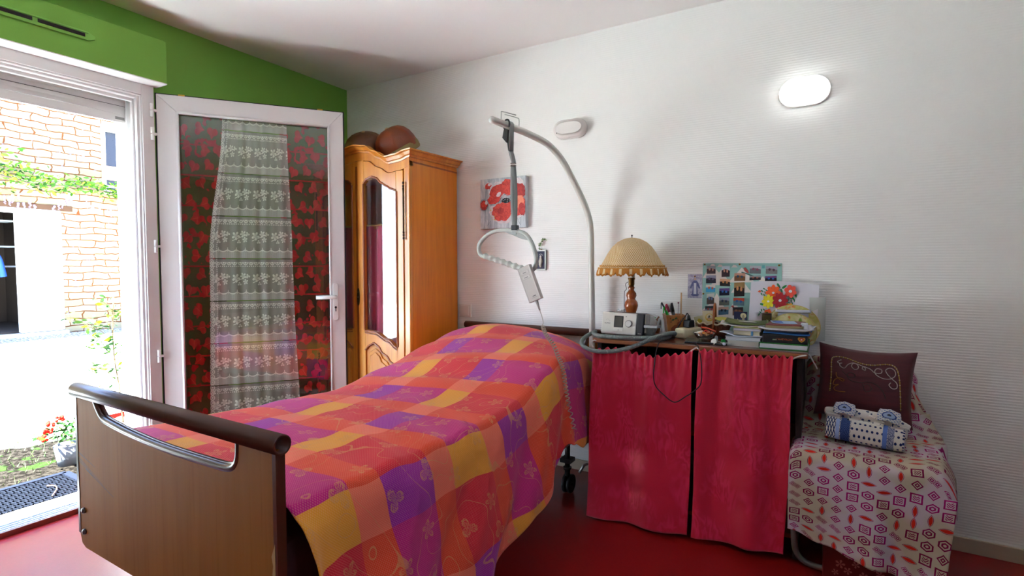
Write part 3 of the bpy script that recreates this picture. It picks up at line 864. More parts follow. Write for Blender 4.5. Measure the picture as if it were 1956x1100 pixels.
def bedspread(name='bedspread'):
    nu, nv = 150, 170
    W_, S = 0.955, 0.0
    def fn(a, c):
        y = -2.085 + (2.085 - .085) * c
        # u: arc coordinate from left hem (-.30) over the top to right hem
        ul, ur = 0.26, 0.62
        s = -ul + (ul + W_ + ur) * a
        zl, zc_, zr = lerp(ZL, y), lerp(ZC, y), lerp(ZR, y)
        x_l, x_r = BX0 - .010, BX1 - .010
        nz = noise.noise(Vector((s * 3.1, y * 2.2, 1.0))) * .006 + noise.noise(Vector((s * 9, y * 4, 4.0))) * .0025
        def top(q):
            t = q / W_
            z = zl * (1 - t) + zr * t + (zc_ - (zl + zr) / 2) * (4 * t * (1 - t)) ** 0.7
            # diagonal tension creases from the right edge to the foot
            cr_ = .0045 * sin((y + t * .55) * 34 + 1.2 * sin(t * 5)) * math.exp(-((y + 1.35 + t * .3) / .35) ** 2) * (0.35 + t)
            return Vector((x_l + (x_r - x_l) * t, y, z + nz + cr_ + .006))
        RR = .035
        if s < 0:
            z0 = top(0).z; dpt = -s
            hem = 0.40
            k = min(1, dpt / .08)
            return Vector((x_l - .028 * (1 - (1 - k) ** 2) - .010 * sin(y * 17) * dpt * 3, y, z0 - max(0, dpt) * 1.0 * (0.35 + .65 * k)))
        if s > W_:
            z0 = top(W_).z; dpt = (s - W_) / ur
            hem = lerp(HEM, y)
            d_ = dpt * (z0 - hem)
            k = min(1, d_ / .07)
            fold = (sin((y + .62 * d_) * 15 + 1.0) * .024 + sin((y + .85 * d_) * 31 + 2.0) * .010 + noise.noise(Vector((y * 5, d_ * 5, 7))) * .02) * dpt ** .9 * (1 if y < -.9 else max(.25, 1 - (y + .9) * 2.5))
            # pulls gathered towards the raised head end
            out = .026 * (1 - (1 - k) ** 2) + fold + .075 * dpt * lerp([(-2.1, .75), (-1.9, 1.0), (-1.4, 1.0), (-.9, .8), (-.6, .45), (-.05, .2)], y)
            z = z0 - d_ + nz - .010 * k
            yy = y
            if y < -1.97: yy = y
            return Vector((x_r + out, yy, z))
        return top(s)
    def uvf(a, c):
        y = -2.085 + (2.085 - .085) * c
        s = -.26 + (.26 + W_ + .62) * a
        if s > W_:
            hem = lerp(HEM, y); z0 = lerp(ZR, y); s = W_ + (s - W_) / .62 * (z0 - hem) * 1.04
        # arc length along the raised head end makes the pattern run back a little
        v = y + lerp([(-2.1, 0), (-1.0, 0), (-.6, .03), (-.1, .05)], y)
        return (BX0 + s, v - .06 * max(0, (s - W_)) )
    b = MB(); b.grid(fn, nu, nv, uvf); o = b.build(name, PLAID, solid=.003)
    return o
bs = bedspread()
tag(bs, 'pink, orange and purple plaid bedspread with embroidered flowers covering the medical bed', 'bedspread')

# ------------------------------------------------------------------ lifting pole, strap, grip, remote
lp = thing('lifting_pole', (2.002, -0.092, 0.3), 'cream tubular lifting pole standing at the bed head and arching over the bed', 'lifting pole')
path = [(2.002, -.090, .30), (2.002, -.090, .80), (1.997, -.102, 1.30)] 
path = path[:2] + curve([(2.002, -.090, .82), (1.9985, -.100, 1.20), (1.996, -.104, 1.38), (1.987, -.127, 1.475), (1.967, -.175, 1.566), (1.937, -.246, 1.67), (1.912, -.308, 1.747), (1.876, -.394, 1.810), (1.828, -.508, 1.843), (1.785, -.612, 1.862), (1.744, -.710, 1.877)], 6)
b = MB(); b.tube(path, 0.0168, n=20); b.ball(path[-1], (.0168, .0168, .0168), 16, 10); b.build('mast', CREAMM, lp)
b = MB(); b.cyl((2.002, -.090, .30), (2.002, -.090, .52), .022, n=20); b.build('socket', plain('#8b8a86', .4, .5), lp)
q = [(1.764, -.662, 1.876), (1.764, -.662, 1.918), (1.768, -.655, 1.925), (1.80, -.585, 1.921)]
q2 = [(1.773, -.645, 1.914), (1.800, -.578, 1.910), (1.806, -.566, 1.903), (1.806, -.566, 1.865)]
b = MB(); b.tube(curve(q, 4), .0022, n=8); b.tube(curve(q2, 4), .0022, n=8); b.build('stop_hook', STEEL, lp)

tr = thing('trapeze_strap', (1.79, -0.60, 1.17), 'grey webbing strap with ribbed triangular hand grip hanging from the lifting pole', 'trapeze grip')
STRAP = Mt('grey_webbing', '#8c918f', 0.7); _x, _y, _z = STRAP.obj(); STRAP.bump((_z * 1800.0).sin(), 0.0004, .6); STRAP = STRAP.m
def ribbon(b, pts, w, wd=(0.84, 0.55, 0)):
    wv = Vector(wd).normalized() * (w / 2); P = [Vector(p) for p in pts]
    for i in range(len(P) - 1):
        k0 = wv; 
        b._add([P[i] - k0, P[i] + k0, P[i + 1] + k0, P[i + 1] - k0], [(0, 1, 2, 3)], smooth=True)
A = Vector((1.782, -.618, 1.865)); dv = Vector((1.744 - 1.876, -.710 + .394, 0.067)).normalized(); side = Vector((dv.y, -dv.x, 0)).normalized()
b = MB()
loop = [A + side * (0.021 * sin(t)) + Vector((0, 0, 0.021 * cos(t))) for t in [pi * (-0.5) + pi * i / 10 for i in range(11)]]
left, right = loop[0], loop[-1]
J = Vector((1.786, -.610, 1.745))
ribbon(b, [J + side * -.004] + loop + [J + side * .004], 0.026, dv)
ribbon(b, curve([J, (1.797, -.606, 1.70), (1.797, -.604, 1.685)], 4), .024)
b.build('upper_loop', STRAP, tr, solid=.002)
b = MB(); b.tube([A + side * (0.0235 * sin(t)) + dv * .016 + Vector((0, 0, 0.0235 * cos(t) - .0)) for t in [-2.2 + 4.4 * i / 12 for i in range(13)]], .0045, n=8)
b.prism([(0, 0), (.02, -.01), (.012, -.07), (-.01, -.045)], -.006, .006, 'y')
b.v[-8:] = [Vector((1.765, -.632, 1.852)) + Vector((p.x, p.y, p.z)) for p in b.v[-8:]]
b.build('hook_buckle', BLACKP, tr)
b = MB(); b.box((1.784, -.612, 1.672), (1.810, -.598, 1.678)); b.box((1.784, -.612, 1.684), (1.810, -.598, 1.689)); b.build('slide_adjuster', plain('#7c6f68', .3, .7), tr, bevel=.0015)
b = MB()
ribbon(b, curve([(1.796, -.604, 1.68), (1.792, -.603, 1.55), (1.796, -.602, 1.45), (1.803, -.600, 1.375)], 4), .0235)
ribbon(b, curve([(1.800, -.600, 1.68), (1.808, -.600, 1.56), (1.808, -.599, 1.45), (1.804, -.597, 1.375)], 4), .017, (.5, .86, 0))
b.build('lower_strap', STRAP, tr, solid=.0018)
b = MB(); b.box((1.789, -.614, 1.366), (1.819, -.586, 1.390)); b.build('collar', BLACKP, tr, bevel=.003)
gy = -.60
G = curve([(1.806, gy, 1.362), (1.72, gy, 1.368), (1.655, gy, 1.352), (1.606, gy, 1.315), (1.592, gy, 1.282), (1.603, gy, 1.250), (1.64, gy, 1.236), (1.74, gy, 1.207), (1.85, gy, 1.175), (1.895, gy, 1.172), (1.918, gy, 1.195), (1.918, gy, 1.24), (1.897, gy, 1.30), (1.862, gy, 1.345)], 8, closed=True)
b = MB(); b.tube(G, 0.0105, n=12, closed=True); b.build('hand_loop', plain('#a9aca4', .4), tr)
b = MB(); g0, g1 = Vector((1.625, gy, 1.243)), Vector((1.865, gy, 1.174)); N = 80
b.tube([g0.lerp(g1, i / N) for i in range(N + 1)], [0.0135 + .0028 * sin(i / N * 2 * pi * 7) for i in range(N + 1)], n=14); b.build('ribbed_grip', plain('#b0b2a9', .42), tr)
b = MB(); b.prism([(1.74, 1.362), (1.80, 1.372), (1.86, 1.345), (1.880, 1.315), (1.845, 1.322), (1.80, 1.340)], gy - .007, gy + .007, 'y'); b.box((1.792, gy - .010, 1.343), (1.816, gy + .010, 1.372)); b.build('bracket', plain('#9a9d98', .4), tr, bevel=.002)

rc = thing('bed_remote', (1.905, -0.63, 1.03), 'grey bed hand control with coiled cable hung on the trapeze grip', 'remote control')
ex = Vector((1.905 - 1.834, 0, 1.205 - 1.182)).normalized(); ez = Vector((1.870 - 1.936, 0, 1.1935 - 1.033)).normalized(); ey = Vector((0, 1, 0))
ex = (ez.cross(ey) * -1).normalized()
Mr = Matrix(((ex.x, 0, ez.x, 1.936), (ex.y, 1, ez.y, -.628), (ex.z, 0, ez.z, 1.030), (0, 0, 0, 1)))
b = MB(Mr); hw = .036; b.prism([(-hw, 0), (hw, 0), (hw, .172), (-hw, .172)], -.012, .012, 'y'); b.build('body', plain('#b3aca6', .45), rc, bevel=.003)
b = MB(Mr); b.prism([(hw - .008, 0), (hw - .002, 0), (hw - .002, .172), (hw - .008, .172)], -.014, -.011, 'y'); b.prism([(-hw + .002, 0), (-hw + .006, 0), (-hw + .006, .172), (-hw + .002, .172)], -.014, -.011, 'y'); b.build('edge_rib', plain('#c6c1bc', .35), rc, bevel=.001)
for z in (.143, .119):
    b = MB(Mr); b.prism([(-.022, z - .008), (.020, z - .008), (.020, z + .008), (-.022, z + .008)], -.0135, -.0115, 'y'); b.build('button', plain('#bdb6b0', .5), rc, bevel=.002)
    b = MB(Mr); b.prism([(-.012, z - .002), (.008, z - .002), (.008, z + .001), (-.012, z + .001)], -.0140, -.0134, 'y'); b.build('button_mark', plain('#57504e', .5), rc)
b = MB(Mr); b.prism([(-.004, .022), (.014, .022), (.014, .0255), (-.004, .0255)], -.0127, -.0119, 'y'); b.prism([(-.010, .016), (.018, .016), (.018, .0168), (-.010, .0168)], -.0127, -.0119, 'y'); b.build('maker_mark', plain('#57504e', .5), rc)
b = MB(); b.cyl((1.937, -.628, 1.030), (1.956, -.630, .985), .0075, .0035, n=12); b.build('strain_relief', plain('#9c948e', .5), rc)
b = MB()
lead = curve([(1.956, -.630, .985), (1.968, -.634, .960), (1.979, -.640, .932), (1.978, -.645, .920), (1.972, -.648, .910)], 6)
ax = curve([(1.985, -.655, .912), (2.012, -.675, .880), (2.060, -.70, .842), (2.098, -.725, .792), (2.125, -.740, .750), (2.144, -.750, .68), (2.161, -.755, .60), (2.192, -.760, .492)], 60)
turns = 34; coil = []
for i, p in enumerate(ax):
    t = i / (len(ax) - 1); ph = 2 * pi * turns * t
    a_ = (ax[min(i + 1, len(ax) - 1)] - ax[max(i - 1, 0)]).normalized(); x_ = a_.cross(Vector((0, 1, 0))).normalized(); y_ = a_.cross(x_)
    coil.append(p + (x_ * cos(ph) + y_ * sin(ph)) * .0085)
b.tube(lead + coil, .0021, n=6); b.build('coiled_cable', plain('#a9a08f', .45), rc)

# ------------------------------------------------------------------ things on the white wall
def bulkhead(x, z, w_, h_, emis, label, name='bulkhead_light'):
    o = thing(name, (x, 0, z - h_ / 2), label, 'wall light')
    b = MB(); b.prism(stadium(x, z, w_, h_), -.016, -.001, 'y'); b.build('base', plain('#d5d0ca', .4), o, bevel=.003)
    b = MB(); lay = []
    n_ = 26
    for (k, dpt) in ((0.94, -.016), (0.94, -.030), (0.91, -.040), (0.82, -.047), (0.60, -.051)):
        P = stadium(0, 0, w_, h_); ins = (1 - k) * h_ / 2; lay.append([(x + max(0, abs(a) - ins) * (1 if a > 0 else -1), dpt, z + c * k) for a, c in P])
    m_ = len(lay[0]); vs = [p for L in lay for p in L]
    fs = [(i * m_ + k, (i + 1) * m_ + k, (i + 1) * m_ + (k + 1) % m_, i * m_ + (k + 1) % m_) for i in range(len(lay) - 1) for k in range(m_)] + []
    b._add(vs, fs, smooth=True); b._add(lay[-1], [tuple(range(m_))], smooth=False)
    b.build('diffuser', emis, o)
    return o
lampm = Mt('lit_diffuser', '#ffffff', 0.4); lampm.b.inputs['Emission Color'].default_value = (0.93, 0.97, 1, 1); lampm.b.inputs['Emission Strength'].default_value = 0.42
bulkhead(3.003, 1.995, 0.212, 0.132, lampm.m, 'lit oval white bulkhead lamp high on the right of the white wall')
bo = bulkhead(1.832, 1.976, 0.205, 0.108, plain('#e0d8d2', .35), 'unlit oval white bulkhead lamp on the wall beside the lifting pole')
b = MB(); b.prism(disc(1.762, 1.953, .0028, 10), -.0512, -.047, 'y'); b.build('indicator', BLACKP, bo)
# light switch
sw = thing('light_switch', (1.085, 0, .855), 'white double light switch plate beside the armoire', 'light switch')
b = MB(); b.box((1.040, -.012, .857), (1.130, 0, .940)); b.build('plate', plain('#d8cfc6', .4), sw, bevel=.003)
b = MB(); b.box((1.052, -.017, .868), (1.113, -.012, .930)); b.build('rocker', plain('#d3c9bf', .35), sw, bevel=.002)

# poppy canvas
pc = thing('poppy_canvas', (1.386, 0, 1.424), 'square canvas of a red poppy hanging behind the strap', 'painting')
def m_canvas():
    t = Mt('canvas_ground', '#bcc3c6', .8); o = t.node('ShaderNodeTexCoord').outputs['Object']; x, y, z = t.obj()
    n = t.noise(t.xyz(x * 30, y * 30, z * 6), 1.0, 4, .7, 1.0)
    t.color(t.mix(t.smooth(n, .3, .7), '#9ea7ad', '#d6d9da')); t.bump(n, .0008, .6); return t.m
def m_paint(nm, a, c, sc=30.0):
    t = Mt(nm, a, .6); o = t.node('ShaderNodeTexCoord').outputs['Object']
    n = t.noise(o, sc, 4, .7, 1.2); t.color(t.mix(t.smooth(n, .3, .7), a, c)); t.bump(n, .0006, .6); return t.m
b = MB(); b.box((1.222, -.033, 1.424), (1.550, -.001, 1.734)); b.build('stretched_canvas', m_canvas(), pc, bevel=.002)
PAL = [m_paint('poppy_red', '#b3201c', '#e04a38', 40), m_paint('petal_white', '#e8dede', '#c9b8b8'), m_paint('deep_red', '#8e1512', '#c22a22', 40), m_paint('coral', '#e06045', '#e88a6a', 40), plain('#2b2e31', .7), plain('#8f9aa3', .7), plain('#d6a43a', .7)]
b = MB(); L = [-.0334]
def lay(m, pts):
    L[0] -= .00025; b.mat = m; b._add([(x, L[0], z) for x, z in pts][::-1], [tuple(range(len(pts)))], smooth=False)
def blob(cx, cz, rx, rz, ang, seed, n=26, rag=.12):
    rr = random.Random(seed); o = []
    for i in range(n):
        t = 2 * pi * i / n; k = 1 + rag * (rr.random() - .5) * 2; a, c = rx * k * cos(t), rz * k * sin(t); o.append((cx + a * cos(ang) - c * sin(ang), cz + a * sin(ang) + c * cos(ang)))
    o = [(min(1.5495, max(1.2225, x)), min(1.7335, max(1.4245, z))) for x, z in o]
    if sum(o[i][0] * o[(i + 1) % n][1] - o[(i + 1) % n][0] * o[i][1] for i in range(n)) < 0: o = o[::-1]
    return o
for x0, x1, zt in ((1.255, 1.262, 1.66), (1.285, 1.268, 1.68), (1.30, 1.277, 1.60)): lay(5, [(x0 - .002, 1.43), (x0 + .003, 1.43), (x1 + .003, zt), (x1 - .001, zt)])
lay(1, blob(1.285, 1.690, .030, .022, 0, 3)); lay(0, blob(1.283, 1.688, .026, .018, 0, 4)); lay(1, blob(1.29, 1.697, .012, .008, 0, 5))
lay(5, blob(1.248, 1.575, .030, .036, 0, 33)); lay(2, blob(1.250, 1.572, .027, .030, 0, 6)); lay(0, blob(1.252, 1.578, .020, .018, 0, 7)); lay(1, blob(1.268, 1.586, .010, .012, 0, 8))
lay(1, blob(1.352, 1.660, .068, .050, .5, 9)); lay(1, blob(1.37, 1.51, .080, .052, -.4, 10)); lay(1, blob(1.505, 1.675, .034, .052, .2, 11)); lay(1, blob(1.49, 1.52, .06, .04, .3, 19))
lay(0, blob(1.350, 1.650, .062, .042, .6, 12)); lay(0, blob(1.425, 1.675, .050, .050, 0, 13)); lay(2, blob(1.500, 1.640, .050, .052, .3, 14)); lay(0, blob(1.325, 1.602, .048, .026, .1, 15))
lay(0, blob(1.385, 1.525, .070, .058, -.2, 16)); lay(0, blob(1.485, 1.555, .066, .056, .3, 17)); lay(3, blob(1.500, 1.580, .045, .034, .7, 18)); lay(2, blob(1.375, 1.530, .022, .020, 0, 20)); lay(2, blob(1.525, 1.535, .022, .04, .2, 23)); lay(1, blob(1.362, 1.632, .02, .012, .6, 21)); lay(1, blob(1.47, 1.612, .018, .007, .6, 25))
lay(4, blob(1.415, 1.592, .030, .016, 0, 22)); lay(4, blob(1.467, 1.602, .014, .020, 0, 24))
rr = random.Random(5)
for _ in range(26): lay(rr.choice([4, 1, 5]), disc(1.43 + rr.uniform(-.05, .05), 1.600 + rr.uniform(-.022, .03), rr.uniform(.0015, .004), 8))
for _ in range(10): lay(6, disc(1.315 + rr.uniform(-.01, .03), 1.51 + rr.uniform(-.035, .03), rr.uniform(.002, .005), 7))
for q in (((1.28, 1.44), (1.31, 1.47)), ((1.46, 1.44), (1.53, 1.49)), ((1.52, 1.44), (1.49, 1.50)), ((1.39, 1.73), (1.44, 1.722))):
    (a, c), (d_, e) = q; lay(4, [(a, c), (a + .002, c), (d_ + .001, e), (d_, e)])
b.build('poppy_painting', PAL, pc)

# little framed statue picture with ivy
fp = thing('small_framed_picture', (1.640, 0, 1.166), 'tiny silver framed picture of a white figurine with an ivy sprig above', 'picture')
b = MB()
for a in (((1.605, 1.167), (1.612, 1.286)), ((1.667, 1.167), (1.674, 1.286)), ((1.605, 1.167), (1.674, 1.174)), ((1.605, 1.279), (1.674, 1.286))): b.box((a[0][0], -.014, a[0][1]), (a[1][0], -.001, a[1][1]))
b.build('frame', plain('#9d9a93', .35, .6), fp, bevel=.0015)
b = MB(); b.box((1.611, -.008, 1.173), (1.668, -.001, 1.280)); b.build('backing', plain('#1b1638', .6), fp)
b = MB(); b.ball((1.639, -.010, 1.245), (.007, .005, .010)); b.tube([(1.639, -.010, 1.238), (1.642, -.011, 1.22), (1.638, -.011, 1.20), (1.640, -.010, 1.184)], [.008, .011, .009, .006], n=10)
b.tube(curve([(1.630, -.009, 1.226), (1.622, -.010, 1.212), (1.634, -.011, 1.222)], 4), .003, n=6); b.tube([(1.639 + .014 * cos(t), -.009, 1.247 + .016 * sin(t)) for t in [.2 + i * .3 for i in range(9)]], .001, n=5)
b.build('figurine', plain('#c9c5b8', .5), fp)
iv = thing('ivy_sprig', (1.638, 0, 1.288), 'small green ivy sprig pinned above the tiny framed picture', 'sprig')
stem = curve([(1.638, -.008, 1.286), (1.628, -.010, 1.305), (1.640, -.012, 1.325), (1.662, -.014, 1.343), (1.678, -.014, 1.352)], 6)
b = MB(); b.tube(stem, .0013, n=6); b.build('stem', plain('#3c3a1e', .7), iv)
b = MB(); rr = random.Random(3)
for i in range(34):
    p = stem[rr.randrange(len(stem))]; a = rr.uniform(0, 6.3); r_ = rr.uniform(.004, .008); c_ = Vector((p.x + rr.uniform(-.009, .009), p.y - rr.uniform(0, .008), p.z + rr.uniform(-.008, .008)))
    u_ = Vector((cos(a), rr.uniform(-.4, .4), sin(a))) * r_; w_ = Vector((-sin(a), rr.uniform(-.4, .4), cos(a))) * r_ * .55
    b.mat = rr.choice([0, 0, 1, 2]); b._add([c_ - u_, c_ + w_, c_ + u_, c_ - w_], [(0, 1, 2, 3)])
b.build('leaves', [plain('#3b5a26', .6), plain('#7f9a58', .6), plain('#cfd6b4', .6)], iv)
b = MB(); b.ball((1.641, -.006, 1.290), (.005, .004, .005)); b.build('pin', BRASS, iv)

# holy postcard
pk = thing('virgin_postcard', (2.529, 0, 1.02), 'small mauve postcard of a robed statue pinned beside the photo board', 'postcard')
b = MB(); b.box((2.494, -.003, 1.027), (2.564, -.001, 1.149)); b.build('card', m_paint('mauve_card', '#8f86a8', '#cfcad6', 40), pk)
b = MB(); b.mat = 0; b.prism([(2.516, 1.048), (2.544, 1.048), (2.541, 1.09), (2.550, 1.075), (2.556, 1.08), (2.545, 1.108), (2.536, 1.118), (2.524, 1.118), (2.515, 1.108), (2.504, 1.08), (2.510, 1.075), (2.519, 1.09)], -.0034, -.003, 'y')
b.mat = 1; b.prism([(2.523, 1.048), (2.537, 1.048), (2.536, 1.105), (2.524, 1.105)], -.0038, -.0034, 'y'); b.mat = 2; b.prism(disc(2.530, 1.125, .006, 12), -.0038, -.0034, 'y'); b.mat = 0; b.prism(disc(2.530, 1.044, .020, 14, 1, .35), -.0036, -.0032, 'y')
b.build('robed_figure', [plain('#5d5f8e', .6), plain('#d8d6dc', .6), plain('#c9a58c', .6)], pk)
b = MB(); b.ball((2.529, -.005, 1.139), (.004, .003, .004)); b.build('pin', BRASS, pk)

# photo board
def BX(px): return 2.567 + (px - 1343) * 0.002384
def BZ(px, py): return 1.206 - (py - 503) * (0.00268 - (px - 1343) * 0.0000017)
pb = thing('photo_board', (2.747, 0, 0.855), 'pale turquoise poster of family snapshots pinned to the wall above the desk', 'photo board')
b = MB(); b.box((2.567, -.003, 0.858), (2.927, -.001, 1.206)); b.build('poster', plain('#8fb9b0', .6), pb)
b = MB(); LY = [-.0031]
def bl(m, pts, z=None):
    LY[0] -= .00005; b.mat = m; P = [(BX(x), LY[0], BZ(x, y)) for x, y in pts]
    b._add(P, [tuple(range(len(P)))], smooth=False)
for tri in ([(1343, 531), (1350, 520), (1362, 507), (1386, 531)], [(1360, 545), (1380, 515), (1400, 545)], [(1395, 540), (1420, 511), (1445, 540)], [(1343, 612), (1343, 592), (1372, 570), (1400, 612)], [(1385, 612), (1408, 575), (1425, 612)], [(1436, 560), (1460, 528), (1480, 560)], [(1400, 560), (1418, 532), (1440, 560)], [(1356, 590), (1372, 560), (1390, 592)]):
    bl(0, tri)
for cx, cy in ((1363, 507), (1378, 508), (1406, 509), (1470, 515)): bl(0, [(cx - 6, cy + 2), (cx + 6, cy + 2), (cx + 3, cy - 2), (cx - 2, cy - 3)])
bl(2, [(1423, 512), (1427, 511), (1432, 517), (1434, 523), (1429, 521), (1425, 517)]); bl(3, [(1420, 519), (1443, 527), (1442, 529), (1419, 521)]); bl(1, [(1458, 507), (1463, 507), (1463, 513), (1458, 513)])
bl(2, [(1400, 586), (1405, 584), (1407, 588), (1405, 591), (1403, 588)])
b.build('printed_hills', [plain('#d9cfc6', .6), plain('#5aa0a0', .6), plain('#a8443c', .6), plain('#3d6b63', .6)], pb)
PH = [(1351, 508, 1369, 523, 0), (1350, 526, 1370, 541, 1), (1350, 544, 1369, 558, 2), (1352, 561, 1367, 581, 3), (1349, 585, 1368, 598, 4),
      (1381, 508, 1397, 529, 5), (1378, 533, 1398, 547, 6), (1377, 551, 1397, 565, 7), (1377, 569, 1397, 584, 8), (1376, 587, 1396, 602, 9),
      (1406, 522, 1427, 537, 10), (1406, 540, 1426, 567, 11), (1405, 570, 1426, 585, 12), (1404, 588, 1424, 604, 13),
      (1435, 508, 1456, 523, 14), (1435, 527, 1456, 536, 15), (1465, 509, 1486, 524, 16), (1464, 528, 1485, 539, 17)]
PCOL = [('#4a3438', '#c28a78', '#8d8f94'), ('#2c2a38', '#5a4a6c', '#8f8fa8'), ('#3f9ac6', '#b4553a', '#d8cfc4'), ('#55463e', '#5c74a0', '#c9c4bd'), ('#6d7c84', '#a04038', '#2c3436'),
        ('#35222a', '#c58a72', '#b9c4cc'), ('#2a2224', '#c9854e', '#d8a07c'), ('#14182e', '#2f66b4', '#5c3f7c'), ('#6e7468', '#38455c', '#8d94a6'), ('#4a6d88', '#243040', '#c9a08e'),
        ('#7e5230', '#31506c', '#c08a72'), ('#241a1a', '#c88a5e', '#9a7a4a'), ('#5c7a86', '#2f5c9c', '#b8432c'), ('#6a4434', '#8a5a48', '#2c2024'),
        ('#6c6a6e', '#8a4a5c', '#b9b4b8'), ('#33262a', '#b0604c', '#8e8a8a'), ('#7f7a78', '#5c3a48', '#a39aa8'), ('#15151f', '#2a63b8', '#6a3a74')]
for i, (x0, y0, x1, y1, k) in enumerate(PH):
    rr = random.Random(40 + i); sk = rr.uniform(-1.0, 1.0)
    b = MB(); A_, B_, C_ = PCOL[k]
    LZ = [-.0042]
    def pl_(m, pts):
        LZ[0] -= .00006; b.mat = m; b._add([(BX(min(x1, max(x0, x)) + 0 * sk), LZ[0], BZ(x, min(y1, max(y0, y)) + sk * ((x - x0) / (x1 - x0) - .5))) for x, y in pts], [tuple(range(len(pts)))], smooth=False)
    w_, h_ = x1 - x0, y1 - y0
    pl_(0, [(x0, y0), (x0, y1), (x1, y1), (x1, y0)])
    pl_(2, [(x0, y0), (x0, y0 + h_ * .4), (x0 + w_ * .5, y0 + h_ * .3), (x1, y0 + h_ * .45), (x1, y0)])
    for q in range(2):
        cx = x0 + w_ * (.33 + .36 * q); cy = y0 + h_ * (.42 + .06 * q)
        pl_(0, [(cx - w_ * .2, y1), (cx + w_ * .2, y1), (cx + w_ * .13, cy + h_ * .12), (cx - w_ * .13, cy + h_ * .12)][::-1] if q else [(cx - w_ * .22, y1), (cx - w_ * .14, cy + h_ * .1), (cx + w_ * .14, cy + h_ * .1), (cx + w_ * .22, y1)])
        pl_(1, [(cx + w_ * .11 * cos(t), cy + h_ * .17 * sin(t)) for t in [2 * pi * j / 10 for j in range(10)]])
    pp = b.build('snapshot', [plain(A_, .35), plain(B_, .35), plain(C_, .35)], pb)
for (x, y) in ((1347, 505), (1416, 505), (1489, 507), (1345, 561)):
    b = MB(); b.ball((BX(x), -.006, BZ(x, y)), (.0048, .0038, .0048)); b.build('push_pin', BRASS, pb)

# ------------------------------------------------------------------ desk and its curtains
TZ = 0.850
dk = thing('desk', (2.60, -0.24, 0), 'low-sheen reddish wooden desk against the white wall, its front closed by crimson curtains', 'desk')
b = MB(); b.box((2.150, -0.455, TZ - .024), (3.052, -0.025, TZ)); b.build('desk_top', DESKW, dk, bevel=.004)
b = MB(); b.box((2.152, -.4575, TZ - .020), (3.050, -.4545, TZ - .004)); b.build('edge_strip', plain('#8a5230', .35), dk, bevel=.001)
b = MB(); b.box((2.165, -.43, 0), (2.187, -.04, TZ - .024)); b.box((3.012, -.43, 0), (3.034, -.04, TZ - .024)); b.build('side_panel', plain('#1d0f0a', .5), dk, bevel=.002)
b = MB(); b.box((2.187, -.06, 0.25), (3.012, -.045, TZ - .024)); b.build('back_panel', DARK, dk)
for z in (.44, .08): b = MB(); b.box((2.187, -.42, z), (3.012, -.06, z + .018)); b.build('shelf', OAKD, dk)
for x in (2.30, 2.72, 2.86):
    b = MB(); b.box((x, -.425, .72), (x + .012, -.10, TZ - .024)); b.build('divider', OAKD, dk)
def m_moire():
    t = Mt('crimson_moire_satin', '#a8142e', 0.55, spec=0.4, sheen=0.35)
    u, v = t.uv()
    n = t.noise(t.xyz(u * 1.0, v * 0.45, 0.0), 9.0, 3, .55, .5)
    w = ((n * 60.0 + u * 40.0).sin())
    fine = (v * 1400.0).sin() * 0.15
    patch = t.smooth(t.noise(t.xyz(u, v, 5.0), 6.0, 2), .42, .62)
    t.color(t.mix((w * 0.5 + 0.5) * patch * 0.5, '#cc1436', '#ec3468'))
    t.rough(w * patch * -0.05 + 0.52)
    t.bump(w * patch * 0.6 + fine, 0.0006, 0.6)
    return t.m
MOIRE = m_moire()
def skirt(x0t, x1t, x0b, x1b, ztop, zbot, yb, seed, label, yt=-.482):
    rr = random.Random(seed); ph = [rr.uniform(0, 6.28) for _ in range(6)]
    def fn(a, c):
        xt = x0t + (x1t - x0t) * a; xb = x0b + (x1b - x0b) * a; x = xb + (xt - xb) * c
        z1 = lerpl(ztop, a); z0 = lerpl(zbot, a)
        ruf = max(0, (c - .90) / .10)
        z = z0 + (z1 - z0) * c + .006 * sin(a * 2 * pi * 13 + ph[0]) * ruf
        y0_ = yb + (yt - yb) * c
        fold = .014 * sin(a * 2 * pi * 1.7 + ph[1] + 1.3 * c) + .007 * sin(a * 2 * pi * 3.3 + ph[2] - 2.0 * c) * (.3 + .7 * c) + .003 * sin(a * 2 * pi * 9 + ph[3]) * c ** 4
        gath = .008 * sin(a * 2 * pi * 13 + ph[0] + .4 * sin(a * 9)) * max(0, (c - .86) / .14)
        return (x + .003 * sin(c * 7 + a * 5), y0_ - .012 + fold + gath, z)
    b = MB(); b.grid(fn, 170, 80, lambda a, c: (a * abs(x1t - x0t) * 1.3 + seed, c * .85))
    o = b.build('desk_curtain', MOIRE, solid=.0015); tag(o, label, 'curtain')
    return o
skirt(2.172, 2.622, 2.150, 2.612, [(0, .800), (.17, .812), (.40, .800), (.62, .792), (.85, .806), (1, .829)], [(0, .005), (.35, .010), (.7, .014), (1, .022)], -.500, 11, 'crimson moire curtain on the left half of the desk front', -.478)
skirt(2.645, 3.003, 2.630, 2.985, [(0, .840), (.35, .832), (.7, .828), (1, .836)], [(0, .026), (.5, .030), (1, .040)], -.490, 12, 'crimson moire curtain on the right half of the desk front', -.476)
b = MB()
b.tube(curve([(3.000, -.487, .829), (3.02, -.475, .838), (3.045, -.455, .842), (3.055, -.42, .838), (3.075, -.40, .80), (3.082, -.39, .782)], 5), .0032, n=6)
tag(b.build('curtain_string', plain('#c9c0bb', .6)), 'white cord tying the right curtain to the desk corner', 'cord')
b = MB(); b.tube(curve([(2.168, -.485, .806), (2.152, -.475, .828), (2.160, -.46, .838), (2.17, -.455, .835)], 5), .0032, n=6)
b.tube(curve([(2.612, -.486, .826), (2.632, -.478, .842), (2.644, -.484, .838)], 5), .003, n=6)
tag(b.build('curtain_string', plain('#c9c0bb', .6)), 'white cord tying the left curtain to the desk edge', 'cord')
b = MB()
